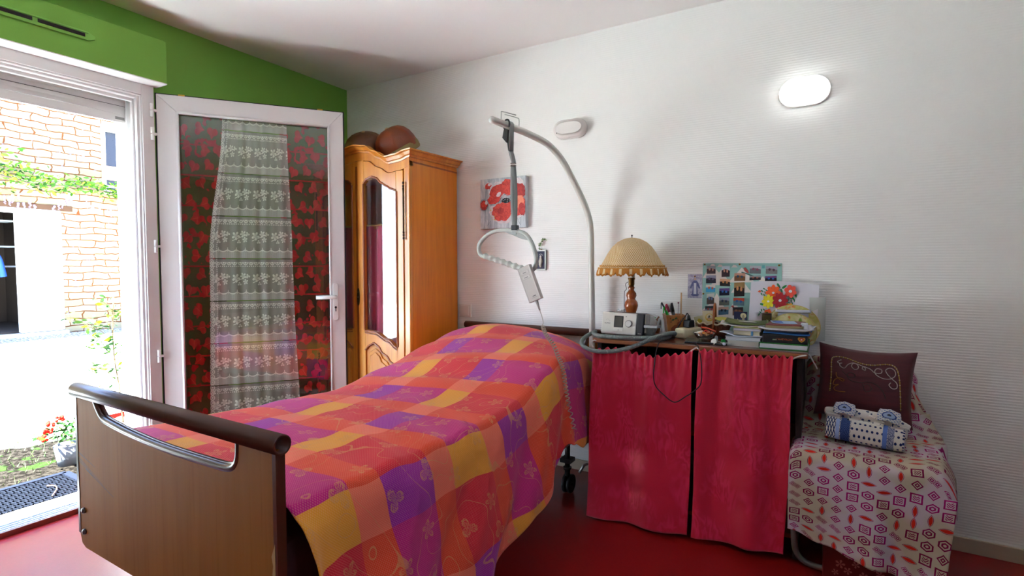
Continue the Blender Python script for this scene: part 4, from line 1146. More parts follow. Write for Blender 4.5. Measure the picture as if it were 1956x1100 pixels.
b.tube(curve([(2.500, -.30, .853), (2.478, -.40, .853), (2.470, -.4625, .850), (2.467, -.500, .812), (2.466, -.518, .76), (2.463, -.522, .713), (2.472, -.522, .668), (2.505, -.522, .635), (2.554, -.522, .606), (2.600, -.522, .635), (2.640, -.520, .668), (2.662, -.518, .700), (2.664, -.516, .76), (2.656, -.505, .81), (2.640, -.475, .848), (2.625, -.462, .8535), (2.622, -.40, .853)], 8), .0024, n=7)
tag(b.build('black_cable', plain('#17171c', .4)), 'thin black charging cable looping down over the desk curtains', 'cable')

# ------------------------------------------------------------------ table lamp
lm = thing('table_lamp', (2.262, -0.215, TZ), 'turned wooden table lamp with cream crochet shade and scalloped orange fringe', 'lamp')
LX, LYc = 2.262, -.215
b = MB(); b.lathe([(.0, 0), (.062, 0), (.064, .010), (.058, .020), (.040, .028), (.030, .040), (.028, .055), (.034, .075), (.033, .090), (.026, .102), (.024, .110), (.030, .125), (.034, .142), (.031, .160), (.022, .172), (.020, .178), (.026, .192), (.024, .206), (.015, .216), (.013, .224), (.017, .232), (.013, .240), (.0, .240)], (LX, LYc, TZ), 32)
b.build('turned_base', m_wood('lamp_wood', '#9a4a1a', '#b05a22', '#6e2e0e', .22, .6, 2), lm)
b = MB(); b.lathe([(0, .238), (.012, .240), (.015, .250), (.015, .272), (.018, .276), (.018, .282), (.014, .284), (0, .284)], (LX, LYc, TZ), 20); b.build('brass_socket', BRASS, lm)
b = MB(); b.lathe([(.0155, .282), (.0165, .286), (.0165, .318), (.0145, .322), (0, .322)], (LX, LYc, TZ), 20); b.build('socket_sleeve', plain('#d5d0c6', .5), lm)
b = MB(); b.lathe([(.012, .32), (.014, .332), (.026, .355), (.030, .375), (.026, .395), (.012, .41), (0, .413)], (LX, LYc, TZ), 20); b.build('bulb', m_glass('bulb_glass', 3.0, (.92, .92, .92, 1)), lm)
b = MB(); b.tube(curve([(LX - .014, LYc - .012, TZ + .262), (LX - .026, LYc - .014, TZ + .25), (LX - .022, LYc - .012, TZ + .225), (LX - .032, LYc - .012, TZ + .205), (LX - .034, LYc - .005, TZ + .10), (LX - .036, LYc + .02, TZ + .01)], 6), .0016, n=6); b.build('pull_cord', plain('#2a2522', .6), lm)
def m_crochet():
    t = Mt('cream_crochet', '#cdb07e', 0.85, spec=.15); u, v = t.uv()
    a, c = u * 150.0, v * 34.0
    h = (a * 2 * pi / 2.0 + (c.fl()).mod(2.0) * pi).sin() * (c * pi * 2.0).sin()
    t.color(t.mix(t.smooth(h, -.3, .5), '#cfa468', '#f2deba'))
    t.bump(h, .0018, .8)
    t.b.inputs['Subsurface Weight'].default_value = 0.0
    return t.m
def shr(a, r, z): return r * (1 + .045 * abs(cos(4 * a)) * (r / .16) - .02)
def shade_pts(off=0.0):
    return [(.010, .484), (.040, .478), (.072, .462), (.098, .438), (.120, .405), (.140, .368), (.156, .340), (.163, .327)]
SH = MB(); SH.lathe([(r, z) for r, z in shade_pts()], (LX, LYc, TZ), 96, rf=shr); SH.build('crochet_shade', m_crochet(), lm, solid=.002)
b = MB(); b.lathe([(r - .005, z - .004) for r, z in shade_pts()], (LX, LYc, TZ), 64, rf=shr); b.build('orange_lining', plain('#c2671a', .8), lm)
b = MB()   # scalloped fringe
def frg(a, c):
    ang = 2 * pi * a; R = .163 * (1 + .045 * abs(cos(4 * ang)) - .02)
    depth = .016 + .020 * abs(sin(ang * 11)) ** .7 + .003 * sin(ang * 60)
    k = R + .004 + .007 * c + .004 * sin(ang * 22) * c
    return (LX + k * cos(ang), LYc + k * sin(ang), TZ + .329 - depth * c)
b.grid(frg, 264, 5, lambda a, c: (a, c)); 
ft = Mt('gold_fringe', '#c07c22', .8); fu_, fv_ = ft.uv(); fz = ft.noise(ft.xyz(fu_ * 60.0, fv_ * 3.0, 0.0), 1.0, 2); ft.color(ft.mix(((fu_ * 22.0).fr() - 0.5).abs().lt(.13) * fv_.lt(.75), '#b8741c', '#dcc79a')); ft.bump(fz, .002, .8)
b.build('fringe', ft.m, lm, solid=.002)
b = MB()
for q in (.331, .342): b.tube([(LX + .166 * (1 + .045 * abs(cos(4 * t)) - .02) * cos(t) * (1 - (q - .331) * 4.5), LYc + .166 * (1 + .045 * abs(cos(4 * t)) - .02) * sin(t) * (1 - (q - .331) * 4.5), TZ + q + .002 * sin(60 * t)) for t in [2 * pi * i / 160 for i in range(160)]], .0032, n=6, closed=True)
b.build('braid_edge', plain('#c48a38', .8), lm)
b = MB(); b.cyl((LX, LYc, TZ + .41), (LX, LYc, TZ + .494), .0022, n=8); b.ball((LX, LYc, TZ + .496), .004); b.build('finial', plain('#3c342c', .5, .6), lm)

# plastic bag heap behind the breathing machine
b = MB(); b.grid(lambda a, c: (2.10 + .19 * a, -.225 + .13 * c, TZ + .003 + .135 * sin(pi * a) ** .5 * sin(pi * min(1, c * 1.02)) ** .6 * (.82 + .35 * noise.noise(Vector((a * 6, c * 5, 2)))) * (1.0 if a < .45 else .9)), 40, 26)
bgm = Mt('clear_plastic_film', '#d8d8d6', .12, spec=.8); bgm.b.inputs['Alpha'].default_value = .45; bgo = bgm.node('ShaderNodeTexCoord').outputs['Object']; bgm.bump(bgm.noise(bgo, 45.0, 3), .006, 1.0)
tag(b.build('plastic_bag', bgm.m), 'crumpled clear plastic bag behind the breathing machine', 'bag')

# breathing machine
cp = thing('breathing_machine', (2.26, -.30, TZ), 'white and charcoal breathing machine with small screen and dial, on the desk', 'medical device')
Mc = T(2.156, -.372, TZ) @ rotM('Z', 3.0) @ rotM('X', -4)
b = MB(Mc); b.prism([(0.004, .010), (.205, .010), (.210, .116), (0.004, .118)], .014, .150, 'y'); b.build('case', plain('#22232a', .45), cp, bevel=.005)
b = MB(Mc); b.prism([(.004, .012), (.174, .011), (.181, .115), (.010, .119)], 0, .016, 'y'); b.build('white_fascia', plain('#d9d5cb', .35), cp, bevel=.004)
b = MB(Mc); b.prism([(.178, .010), (.206, .010), (.212, .114), (.184, .115)], .002, .016, 'y'); b.build('charcoal_band', plain('#2d2c31', .5), cp, bevel=.002)
b = MB(Mc); b.prism([(.068, .046), (.113, .046), (.116, .101), (.071, .102)], -.0015, .002, 'y'); b.build('screen_bezel', plain('#1c1d20', .4), cp, bevel=.001)
b = MB(Mc); b.prism([(.073, .050), (.109, .050), (.1115, .096), (.0755, .097)], -.0022, 0, 'y'); b.build('screen', plain('#55554f', .2), cp)
b = MB(Mc); b.cyl((.141, 0, .065), (.141, -.010, .065), .0155, .0145, n=32); b.build('dial', plain('#d5d2cc', .3), cp, bevel=.0015)
b = MB(Mc); b.cyl((.141, 0.0005, .065), (.141, -.002, .065), .0175, n=32); b.build('dial_ring', plain('#4a4946', .4), cp)
b = MB(Mc); b.prism([(.066, .026), (.113, .026), (.114, .040), (.067, .040)], -.0025, 0, 'y'); b.build('home_button', plain('#e0ddd6', .3), cp, bevel=.001)
b = MB(Mc); b.prism(disc(.0905, .033, .0018, 8), -.0031, -.0024, 'y'); b.prism(disc(.128, .099, .0022, 10), -.0012, .001, 'y'); b.build('indicator', BLACKP, cp)
b = MB(Mc)
b.tube([(.030, -.0006, .079), (.033, -.0006, .0835), (.038, -.0006, .0845), (.043, -.0006, .081), (.046, -.0006, .0765), (.050, -.0006, .0765)], .0006, n=5)
b.build('swoosh_logo', plain('#9a9894', .4), cp)
text_mesh('lettering', 'ResMed', .0085, Mc @ T(.036, -.0012, .062) @ rotM('X', 90), plain('#2f2f30', .5), cp)
text_mesh('lettering', 'Auto', .008, Mc @ T(.193, .0012, .018) @ rotM('X', 90), plain('#c9c6c0', .5), cp)
HUM = m_glass('humidifier_plastic', 3.0, (.80, .80, .80, 1))
hm = MB(Mc); hm.prism([(.214, .062), (.272, .062), (.272, .085), (.258, .107), (.240, .114), (.216, .116)], .006, .120, 'y'); hm.prism([(.214, .008), (.262, .008), (.268, .05), (.214, .05)], .006, .120, 'y'); hm.build('humidifier_tank', HUM, cp, bevel=.006)
b = MB(Mc); b.prism([(.213, .050), (.274, .050), (.276, .062), (.213, .062)], .002, .124, 'y'); b.prism([(.213, .004), (.262, .004), (.262, .010), (.213, .010)], .002, .124, 'y'); b.build('tank_collar', plain('#aeb0b0', .3), cp, bevel=.002)
b = MB(Mc); b.prism([(.218, .012), (.25, .012), (.25, .044), (.218, .044)], .03, .10, 'y'); b.build('tank_base', plain('#5c5e60', .4), cp, bevel=.003)
b = MB(Mc); b.tube(curve([(.260, .10, .085), (.275, .10, .09), (.283, .09, .06), (.285, .08, .025), (.292, .06, .018)], 5), .009, n=12); b.build('air_outlet', plain('#b9b9b8', .35), cp)

# ribbed hose coiled round the machine
hs = thing('breathing_hose', (2.30, -.36, TZ), 'long grey ribbed hose coiled around the breathing machine and over the desk edge', 'hose')
hp_ = curve([(2.455, -.29, .868), (2.478, -.31, .872), (2.490, -.355, .870), (2.478, -.40, .866), (2.42, -.43, .864), (2.34, -.455, .862), (2.26, -.468, .862), (2.19, -.462, .862), (2.15, -.43, .864), (2.135, -.40, .867), (2.134, -.38, .868), (2.120, -.385, .862), (2.100, -.425, .845), (2.098, -.465, .828), (2.125, -.505, .812), (2.18, -.525, .800), (2.24, -.530, .800), (2.31, -.525, .812), (2.38, -.505, .836), (2.43, -.475, .862), (2.470, -.44, .880), (2.500, -.40, .886), (2.512, -.36, .884), (2.500, -.315, .872), (2.47, -.28, .864)], 8)
def resample(P, step):
    out = [P[0]]; acc = 0
    for a, c in zip(P, P[1:]):
        L_ = (c - a).length; t = step - acc
        while t < L_: out.append(a.lerp(c, t / L_)); t += step
        acc = (acc + L_) % step
    return out
hp_ = resample(hp_, .0018)
b = MB(); b.tube(hp_, [.0102 if i % 4 < 2 else .0090 for i in range(len(hp_))], n=14); b.build('ribbed_tube', plain('#6f7774', .5), hs)
b = MB(); b.cyl(tuple(hp_[-1]), (2.452, -.262, .864), .0115, n=18); b.cyl(tuple(hp_[0]), (2.440, -.284, .868), .0115, n=18); b.build('cuff', plain('#b5b5b4', .4), hs)

# wooden pen pot and pens
pt = thing('pen_pot', (2.475, -.185, TZ), 'square flared wooden pen pot with a painted rabbit', 'pot')
Mp = T(2.470, -.190, TZ) @ rotM('Z', 25)
def frus(b, r0, r1, z0, z1):
    vs = [(x * r0, y * r0, z0) for x, y in ((-1, -1), (1, -1), (1, 1), (-1, 1))] + [(x * r1, y * r1, z1) for x, y in ((-1, -1), (1, -1), (1, 1), (-1, 1))]
    b._add(vs, [(0, 1, 5, 4), (1, 2, 6, 5), (2, 3, 7, 6), (3, 0, 4, 7)], smooth=False); return vs
b = MB(Mp); frus(b, .031, .046, 0, .105); b._add([(x * .031, y * .031, 0) for x, y in ((-1, -1), (1, -1), (1, 1), (-1, 1))], [(3, 2, 1, 0)])
b.build('tapered_body', m_wood('pot_wood', '#a5652a', '#b87a3c', '#7d4416', .4, .3, 2), pt, solid=.004)
b = MB(Mp)
for m_, P in ((0, [(-.020, .02), (.004, .014), (.016, .024), (.018, .045), (.008, .058), (-.008, .056), (-.022, .042)]), (0, [(.004, .05), (.020, .052), (.026, .066), (.018, .076), (.006, .070)]), (0, [(.010, .074), (.006, .094), (.014, .078)]), (0, [(.018, .074), (.024, .092), (.024, .072)]), (1, [(-.022, .080), (-.014, .088), (-.006, .086), (-.012, .078)]), (1, [(-.006, .092), (.004, .096), (.006, .088), (-.004, .084)]), (2, [(-.030, .088), (-.025, .092), (-.024, .086)]), (2, [(-.028, .070), (-.022, .076), (-.020, .070)]), (2, [(.028, .090), (.034, .094), (.034, .086)])):
    b.mat = m_; b._add([(x, -(.031 + .015 * z / .105) - .0028, z) for x, z in P], [tuple(range(len(P)))])
b.build('painted_rabbit', [plain('#7a3a16', .5), plain('#2f5a2c', .5), plain('#2a2420', .5)], pt)
def pen(base, tip, r, cols, label, cap=None):
    o = thing('pen', base, label, 'pen', None)
    B_, T_ = Vector(base), Vector(tip); d_ = T_ - B_
    b = MB(); b.cyl(B_, B_ + d_ * .72, r, n=12); b.build('barrel', plain(cols[0], .35), o)
    b = MB(); b.cyl(B_ + d_ * .72, T_, r * 1.12, r * .8, n=12); b.box((T_.x - r * .4, T_.y - r * 1.9, T_.z - .032), (T_.x + r * .4, T_.y - r * 1.1, T_.z - .004)); b.build('cap', plain(cols[1], .35), o)
pen((2.484, -.186, .862), (2.408, -.190, 1.012), .0045, ('#d5d5d0', '#30323a'), 'white pen with black tip leaning left in the pen pot')
pen((2.480, -.196, .862), (2.424, -.203, .992), .0060, ('#2b9a34', '#35b83c'), 'bright green felt pen in the pen pot')
pen((2.484, -.190, .862), (2.434, -.198, 1.006), .0060, ('#c9c0c0', '#b02a4a'), 'pen with a pink cap in the pen pot')
pen((2.482, -.178, .862), (2.446, -.184, 1.004), .0050, ('#e0ddd8', '#c9c5c0'), 'plain white pen in the middle of the pen pot')
pen((2.486, -.192, .862), (2.460, -.200, 1.012), .0068, ('#1a1a1c', '#151517'), 'thick black marker in the pen pot')
o = thing('wooden_stick', (2.492, -.170, .862), 'tall thin wooden stick standing in the pen pot', 'stick'); b = MB(); b.box((2.495, -.168, .862), (2.501, -.165, 1.062)); b.build('stick', plain('#b08a5e', .7), o)
o = thing('match_pin', (2.482, -.178, .862), 'thin pin with a dark red bead head in the pen pot', 'pin'); b = MB(); b.cyl((2.484, -.178, .862), (2.488, -.182, 1.008), .0012, n=6); b.build('shaft', plain('#6a5a6a', .4), o); b = MB(); b.ball((2.488, -.182, 1.012), .0042); b.build('bead', plain('#6a1a30', .3), o)

# multi-socket block with black plug
sk = thing('socket_block', (2.535, -.25, TZ), 'cream multi-socket block lying on the desk', 'socket block')
Mb = T(2.548, -.238, TZ) @ rotM('Z', 63)
b = MB(Mb); b.box((-.062, -.030, .001), (.066, .030, .050)); b.build('housing', plain('#cdc3a2', .45), sk, bevel=.010, seg=4)
b = MB(Mb)
for x in (-.035, .045): b.cyl((x, 0, .0495), (x, 0, .0508), .018, n=24)
b.build('socket_face', plain('#b9af90', .5), sk)
pg = thing('black_plug', (2.555, -.215, TZ + .047), 'black plug-in adapter with rubber cable standing on the socket block', 'plug')
b = MB(Mb); b.prism([(-.018, .0510), (.026, .0510), (.022, .086), (-.014, .086)], -.018, .018, 'y'); b.build('adapter', BLACKP, pg, bevel=.004)
b = MB(Mb); b.cyl((.006, 0, .086), (.002, 0, .108), .009, .006, n=12); b.tube(curve([(.002, 0, .108), (-.004, .004, .118), (-.010, .006, .108), (-.03, .016, .08), (-.06, .035, .02), (-.09, .042, .004), (-.14, .045, .004)], 5), .0026, n=8); b.build('plug_cable', BLACKP, pg)
b = MB(Mb); b.box((-.07, -.085, .0005), (-.02, -.035, .002)); tag(b.build('paper_slip', plain('#cfcac8', .6)), 'small white paper slip beside the socket block', 'paper')

# oval wicker basket with handle and cards
def m_wicker(nm, a, c, n1=70, n2=12):
    t = Mt(nm, a, .6); u, v = t.uv(); h = ((u * n1 * 2 * pi).sin() + (v * n2 * pi + 0.0).sin() * 0.0) * ((v * n2).fl().mod(2.0) * 2.0 - 1.0)
    t.color(t.mix(t.smooth(h, -.6, .6), a, c)); t.bump(h, .002, .9); return t.m
WICK = m_wicker('brown_wicker', '#5c240e', '#8f4418')
wb = thing('wicker_basket', (2.645, -.125, TZ), 'dark brown oval wicker basket with tall handle, full of cards, against the wall', 'basket')
def oval(c, rx, ry): return lambda a, r, z: r
def osc(b, prof, cx, cy, z0, ky, n=48):
    s = len(b.v); b.lathe(prof, (0, 0, 0), n)
    for i in range(s, len(b.v)): p = b.v[i]; b.v[i] = Vector((cx + p.x, cy + p.y * ky, z0 + p.z))
b = MB(); osc(b, [(0, .002), (.055, .002), (.068, .030), (.082, .068), (.080, .068), (.064, .028), (.05, .006), (0, .006)], 2.645, -.125, TZ, .62); b.build('woven_body', WICK, wb)
b = MB()
b.tube([(2.645 + .083 * (1 + .03 * sin(12 * t)) * cos(t), -.125 + .052 * (1 + .04 * sin(12 * t)) * sin(t), TZ + .066 + .004 * cos(12 * t)) for t in [2 * pi * i / 96 for i in range(96)]], .0045, n=6, closed=True); b.build('lace_rim', plain('#c9b493', .7), wb)
b = MB(); b.tube([(2.648 + .004 * cos(t), -.125 - .055 * cos(t), TZ + .045 + .115 * sin(t)) for t in [pi * i / 20 for i in range(21)]], .0052, n=8); b.build('handle', plain('#9a5220', .5), wb)
def card(name, M, w_, h_, col, label, cat='card', art=None, th=.0012):
    o = thing(name, M @ Vector((0, 0, 0)), label, cat)
    b = MB(M); b.box((-w_ / 2, -th / 2, 0), (w_ / 2, th / 2, h_)); b.build('sheet', plain(col, .6), o)
    if art:
        b = MB(M); mats = []; L_ = -th / 2 - .0002
        for k, (c_, P) in enumerate(art): b.mat = k; mats.append(plain(c_, .55)); L_ -= .00012; b._add([(x, L_, z) for x, z in P], [tuple(range(len(P)))])
        b.build('printed_design', mats, o)
    return o
card('greeting_card', T(2.628, -.140, TZ + .040) @ rotM('Y', -4) @ rotM('X', 8), .052, .088, '#cbbd97', 'cream card with a yellow ring emblem standing in the wicker basket', art=[('#c9a227', disc(.004, .055, .019, 24)), ('#cbbd97', disc(.004, .057, .015, 24)), ('#4a4438', [(-.004, .055), (.003, .066), (.008, .062), (.004, .052)]), ('#c47a3a', [(-.008, .046), (.012, .046), (.014, .050), (-.006, .051)])])
card('greeting_card', T(2.603, -.118, TZ + .040) @ rotM('Y', 9) @ rotM('X', 5), .040, .086, '#9c8f9c', 'mauve card behind the cream ring card in the basket')
card('greeting_card', T(2.592, -.135, TZ + .030) @ rotM('Y', -14) @ rotM('X', 6), .045, .070, '#b7b08c', 'pale card with a yellow diamond at the basket edge', art=[('#b3a12a', [(-.014, .045), (0, .060), (.014, .045), (0, .030)])])
b = MB(T(2.687, -.122, TZ + .078) @ rotM('Y', 8) @ rotM('Z', 10)); b.grid(lambda a, c: ((a - .5) * .085, (c - .5) * .06, .004 + .012 * sin(pi * a) * c + .004 * noise.noise(Vector((a * 5, c * 5, 0)))), 12, 8)
tag(b.build('yellow_napkin', plain('#c9c15c', .7), solid=.002), 'folded pale yellow paper lying on the right of the wicker basket', 'paper')

# low glass bowl of wrapped sweets and trinkets
gb = thing('sweets_bowl', (2.640, -.345, TZ + .010), 'small glass bowl of wrapped sweets standing on the tablet', 'bowl')
b = MB(); b.lathe([(0, .004), (.022, .004), (.030, .010), (.048, .036), (.0465, .036), (.028, .012), (0, .007)], (2.640, -.345, TZ + .008), 32, rf=lambda a, r, z: r * (1 + .03 * sin(12 * a) * (z > .02))); b.build('bowl', m_glass('bowl_glass', 2.0, (.9, .88, .85, 1)), gb)
rr = random.Random(12); cols = ['#b52a20', '#d8cdbf', '#c98a3a', '#c9b9a5', '#e0dcd4', '#a8481c', '#c4a040', '#b38466']
sn = ['red', 'ivory', 'amber', 'beige', 'white', 'rust', 'yellow', 'tan']
k = 0
for i in range(16):
    a = i * 2.4; rad = .008 + .030 * sqrt(i / 16); x = 2.640 + rad * cos(a); y = -.345 + rad * sin(a); z = TZ + .036 + .018 * (1 - rad / .04) + rr.uniform(-.002, .004)
    b = MB(T(x, y, z) @ rotM('Z', rr.uniform(0, 360)) @ rotM('X', rr.uniform(-25, 25))); b.ball((0, 0, 0), (.011, .0075, .006), 10, 7)
    b._add([(.010, 0, 0), (.018, .005, .002), (.018, -.005, -.001)], [(0, 1, 2)]); b._add([(-.010, 0, 0), (-.018, .005, .001), (-.018, -.005, .002)], [(0, 2, 1)])
    tag(b.build('wrapped_sweet', plain(cols[i % 8], .3)), 'wrapped sweet heaped in the small glass bowl', 'sweet', 'sweets in the glass bowl')
b = MB(); b.tube(curve([(2.625, -.335, TZ + .066), (2.66, -.34, TZ + .062), (2.69, -.35, TZ + .052)], 4), .004, n=8); tag(b.build('red_pen', plain('#b8401c', .4)), 'orange-red stick lying over the sweets bowl', 'pen')
tb = thing('tablet', (2.625, -.345, TZ), 'black tablet lying flat at the desk edge under the sweets bowl', 'tablet')
Mt_ = T(2.628, -.352, TZ) @ rotM('Z', 8)
b = MB(Mt_); b.box((-.066, -.060, .001), (.066, .075, .0085)); b.build('body', plain('#20262c', .3), tb, bevel=.003)
b = MB(Mt_); b.box((-.060, -.053, .0085), (.060, .068, .0092)); b.build('screen', plain('#0e0f12', .08, coat=.5), tb)

# keys and trinkets
def ring_pts(cx, cy, z, r, tilt=0, n=24): return [(cx + r * cos(2 * pi * i / n), cy + r * sin(2 * pi * i / n) * .8, z + tilt * r * sin(2 * pi * i / n)) for i in range(n)]
ks_ = thing('key_bunch', (2.712, -.375, TZ), 'bunch of keys with a white round fob between sweets bowl and white books', 'keys')
b = MB(); b.tube(ring_pts(2.705, -.375, TZ + .008, .014, .2), .0014, n=6, closed=True); b.tube(ring_pts(2.722, -.385, TZ + .006, .009, .2), .0012, n=6, closed=True); b.build('key_ring', STEEL, ks_)
b = MB(); b.cyl((2.692, -.395, TZ + .012), (2.691, -.400, TZ + .014), .0125, n=24); b.build('white_fob', plain('#dad7d0', .4), ks_)
for i, (x, y, a) in enumerate(((2.715, -.392, 10), (2.722, -.372, 40), (2.70, -.362, 120), (2.73, -.40, -15))):
    b = MB(T(x, y, TZ + .004 + .002 * i) @ rotM('Z', a)); b.prism(disc(0, 0, .010, 14), 0, .0018, 'z'); b.box((.008, -.003, 0), (.034, .003, .0016)); b.box((.024, -.006, 0), (.032, -.002, .0016)); b.build('key', STEEL, ks_)
b = MB(); b.tube([(2.698, -.402, TZ + .004), (2.72, -.412, TZ + .004), (2.745, -.405, TZ + .004)], .0045, n=8); b.build('black_fob', BLACKP, ks_)
b = MB(); b.ball((2.735, -.41, TZ + .008), (.008, .006, .007)); b.build('lilac_bead', plain('#c9c4d6', .3), ks_)
tk = thing('sunglasses', (2.712, -.30, TZ), 'folded black glasses lying behind the keys', 'glasses')
for s_ in (-1, 1):
    b = MB(T(2.715 + s_ * .022, -.315, TZ + .014) @ rotM('X', 60)); b.tube([(.019 * cos(2 * pi * i / 20), .014 * sin(2 * pi * i / 20), 0) for i in range(20)], .002, n=6, closed=True); b.build('rim', BLACKP, tk)
    b = MB(); b.tube([(2.715 + s_ * .042, -.305, TZ + .018), (2.715 + s_ * .036, -.26, TZ + .010), (2.715 - s_ * .01, -.235, TZ + .006)], .0018, n=6); b.build('temple', BLACKP, tk)
b = MB(); b.ball((2.722, -.345, TZ + .010), (.010, .007, .010)); tag(b.build('green_charm', plain('#2a9a4c', .3)), 'small bright green charm among the keys', 'charm')
b = MB(); b.ball((2.690, -.330, TZ + .016), (.008, .007, .016)); tag(b.build('small_bottle', plain('#c9d0d0', .3)), 'tiny pale bottle standing beside the sweets bowl', 'bottle')

# stack of books in the middle
def book(name, M, w_, d_, h_, cover, pages, label, cat='book', cv=.0025, spine='left'):
    o = thing(name, M @ Vector((0, 0, 0)), label, cat)
    b = MB(M); b.box((-w_ / 2 + .003, -d_ / 2 + .003, cv), (w_ / 2 - .003, d_ / 2 - .003, h_ - cv)); b.build('pages', plain(pages, .8), o)
    b = MB(M); b.box((-w_ / 2, -d_ / 2, 0), (w_ / 2, d_ / 2, cv)); b.box((-w_ / 2, -d_ / 2, h_ - cv), (w_ / 2, d_ / 2, h_))
    if spine == 'left': b.box((-w_ / 2, -d_ / 2, 0), (-w_ / 2 + .003, d_ / 2, h_))
    if spine == 'front': b.box((-w_ / 2, -d_ / 2, 0), (w_ / 2, -d_ / 2 + .003, h_))
    if spine == 'back': b.box((-w_ / 2, d_ / 2 - .003, 0), (w_ / 2, d_ / 2, h_))
    b.build('cover', plain(cover, .45), o, bevel=.0008)
    return o
bx, by = 2.803, -.305
book('book', T(bx + .002, by, TZ) @ rotM('Z', 1), .128, .165, .024, '#b9b9b4', '#b6b3a8', 'thick pale book at the bottom of the middle stack', spine='back')
book('book', T(bx + .004, by, TZ + .024) @ rotM('Z', -1), .142, .170, .017, '#9ba3ad', '#b9bac0', 'grey-white book second from the bottom of the middle stack', spine='back')
b = MB(T(bx - .004, by, TZ + .0415) @ rotM('Z', 3)); b.grid(lambda a, c: (-.090 + .17 * a, -.09 + .17 * c, .0025 + .020 * max(0, .35 - a) * (1 - c) * 2.2 + .002 * sin(a * 9)), 20, 8)
tag(b.build('loose_papers', plain('#b5bac8', .7), solid=.003), 'curled bluish white sheets lying on the grey-white book', 'paper')
book('book', T(bx + .018, by + .005, TZ + .047) @ rotM('Z', -2), .108, .150, .018, '#b9b08f', '#bfb79c', 'cream paperback with a blue band, above the loose papers', spine='back')
b = MB(T(bx + .018, by + .005, TZ + .047) @ rotM('Z', -2)); b.box((.018, -.0765, -.0005), (.026, .075, .0188)); tag(b.build('blue_band', plain('#3f7fae', .5)), 'blue elastic band around the cream paperback', 'band')
book('notepad', T(bx + .016, by, TZ + .066) @ rotM('Z', 2), .110, .150, .010, '#b5a8b8', '#c5bfcc', 'lilac notepad under the lime green booklet in the middle stack', 'notepad', cv=.001)
book('booklet', T(bx + .020, by, TZ + .077) @ rotM('Z', -3), .104, .145, .006, '#a3b320', '#c5c59c', 'lime green booklet near the top of the middle stack', 'booklet', cv=.0008)
b = MB(T(bx - .002, by, TZ + .084) @ rotM('Z', 6)); b.grid(lambda a, c: (-.095 + .19 * a, -.085 + .16 * c, .0015 + .012 * abs(a - .5) ** 2 * 3), 16, 4); tag(b.build('white_folder', plain('#c9c6c6', .6), solid=.002), 'white card folder just below the olive folder', 'folder')
b = MB(T(bx + .008, by, TZ + .092) @ rotM('Z', 4)); b.grid(lambda a, c: (-.085 + .17 * a, -.080 + .15 * c, .0015 + .009 * (a - .55) ** 2 * 4 + .002 * c), 16, 4); tag(b.build('olive_folder', plain('#5c6630', .6), solid=.003), 'olive green folder on top of the middle stack', 'folder')
b = MB(T(bx + .002, by + .01, TZ + .0965) @ rotM('Z', -12)); b.box((-.03, -.015, 0), (.035, .02, .002)); b.box((.0, -.03, .0021), (.05, -.005, .0035)); tag(b.build('letter_scrap', plain('#b9b5b0', .6)), 'scraps of letters lying on the olive folder', 'paper')

# upright cards and icon against the wall
card('navy_card', T(2.765, -.120, TZ) @ rotM('X', 7), .058, .128, '#161a3c', 'navy blue card with two silver statuettes behind the middle stack', art=[('#c2b58a', disc(.012, .110, .013, 20)), ('#8b7f6a', [(.006, .070), (.018, .070), (.017, .108), (.012, .116), (.007, .108)]), ('#a39a86', [(-.018, .074), (-.008, .074), (-.010, .090), (-.013, .096), (-.016, .090)])])
ic = thing('framed_icon', (2.880, -.185, TZ + .005), 'small dark wooden icon box with a gilt figure between the two stacks', 'icon')
b = MB(); b.box((2.861, -.200, TZ + .002), (2.901, -.180, TZ + .131)); b.build('frame', plain('#3c2412', .4), ic, bevel=.003)
b = MB(); b.box((2.866, -.2015, TZ + .008), (2.896, -.199, TZ + .122)); b.build('gilt_panel', plain('#4c3f1a', .4), ic)
b = MB(); b.prism([(2.878, TZ + .04), (2.886, TZ + .04), (2.884, TZ + .095), (2.880, TZ + .095)], -.203, -.2012, 'y'); b.ball((2.882, -.202, TZ + .100), (.003, .001, .003)); b.build('figure', plain('#9c8a4a', .4, .5), ic)
b = MB(); b.ball((2.881, -.190, TZ + .133), (.006, .005, .004)); b.build('ring', BRASS, ic)

# flower drawing on a large white sheet
fdw = thing('flower_drawing', (2.925, -.05, TZ), 'large white sheet with a coloured flower bouquet drawing propped against the wall', 'drawing')
PX = lambda px: 2.796 + (px - 1433) * .00217
def PZ(px, py): return 1.118 - (py - 538) * (0.00253) + (px - 1433) * .00004
def sh(a, c):
    x = 2.790 + .285 * a; zt = 1.118 + .006 * sin(pi * a) - .012 * a ** 2; z = TZ + .002 + (zt - TZ - .002) * c
    return (x + .008 * c * (1 if a < .1 else 1), -.052 - .035 * (1 - c) + .006 * sin(pi * a) * c - .010 * a * c + .010, z)
b = MB(); b.grid(sh, 20, 20); b.build('sheet', plain('#c9c4cc', .7), fdw)
def sheet_y(x, z):
    a = (x - 2.795) / .285; c = (z - TZ) / (.265); return -.052 - .035 * (1 - c) + .006 * sin(pi * max(0, min(1, a))) * c - .010 * a * c + .010
b = MB(); ly = [.0006]
def fl_(m, P, px=True):
    ly[0] += .00016; b.mat = m; W_ = [(PX(x), PZ(x, y)) for x, y in P]
    b._add([(x, sheet_y(x, z) - ly[0], z) for x, z in W_], [tuple(range(len(W_)))], smooth=False)
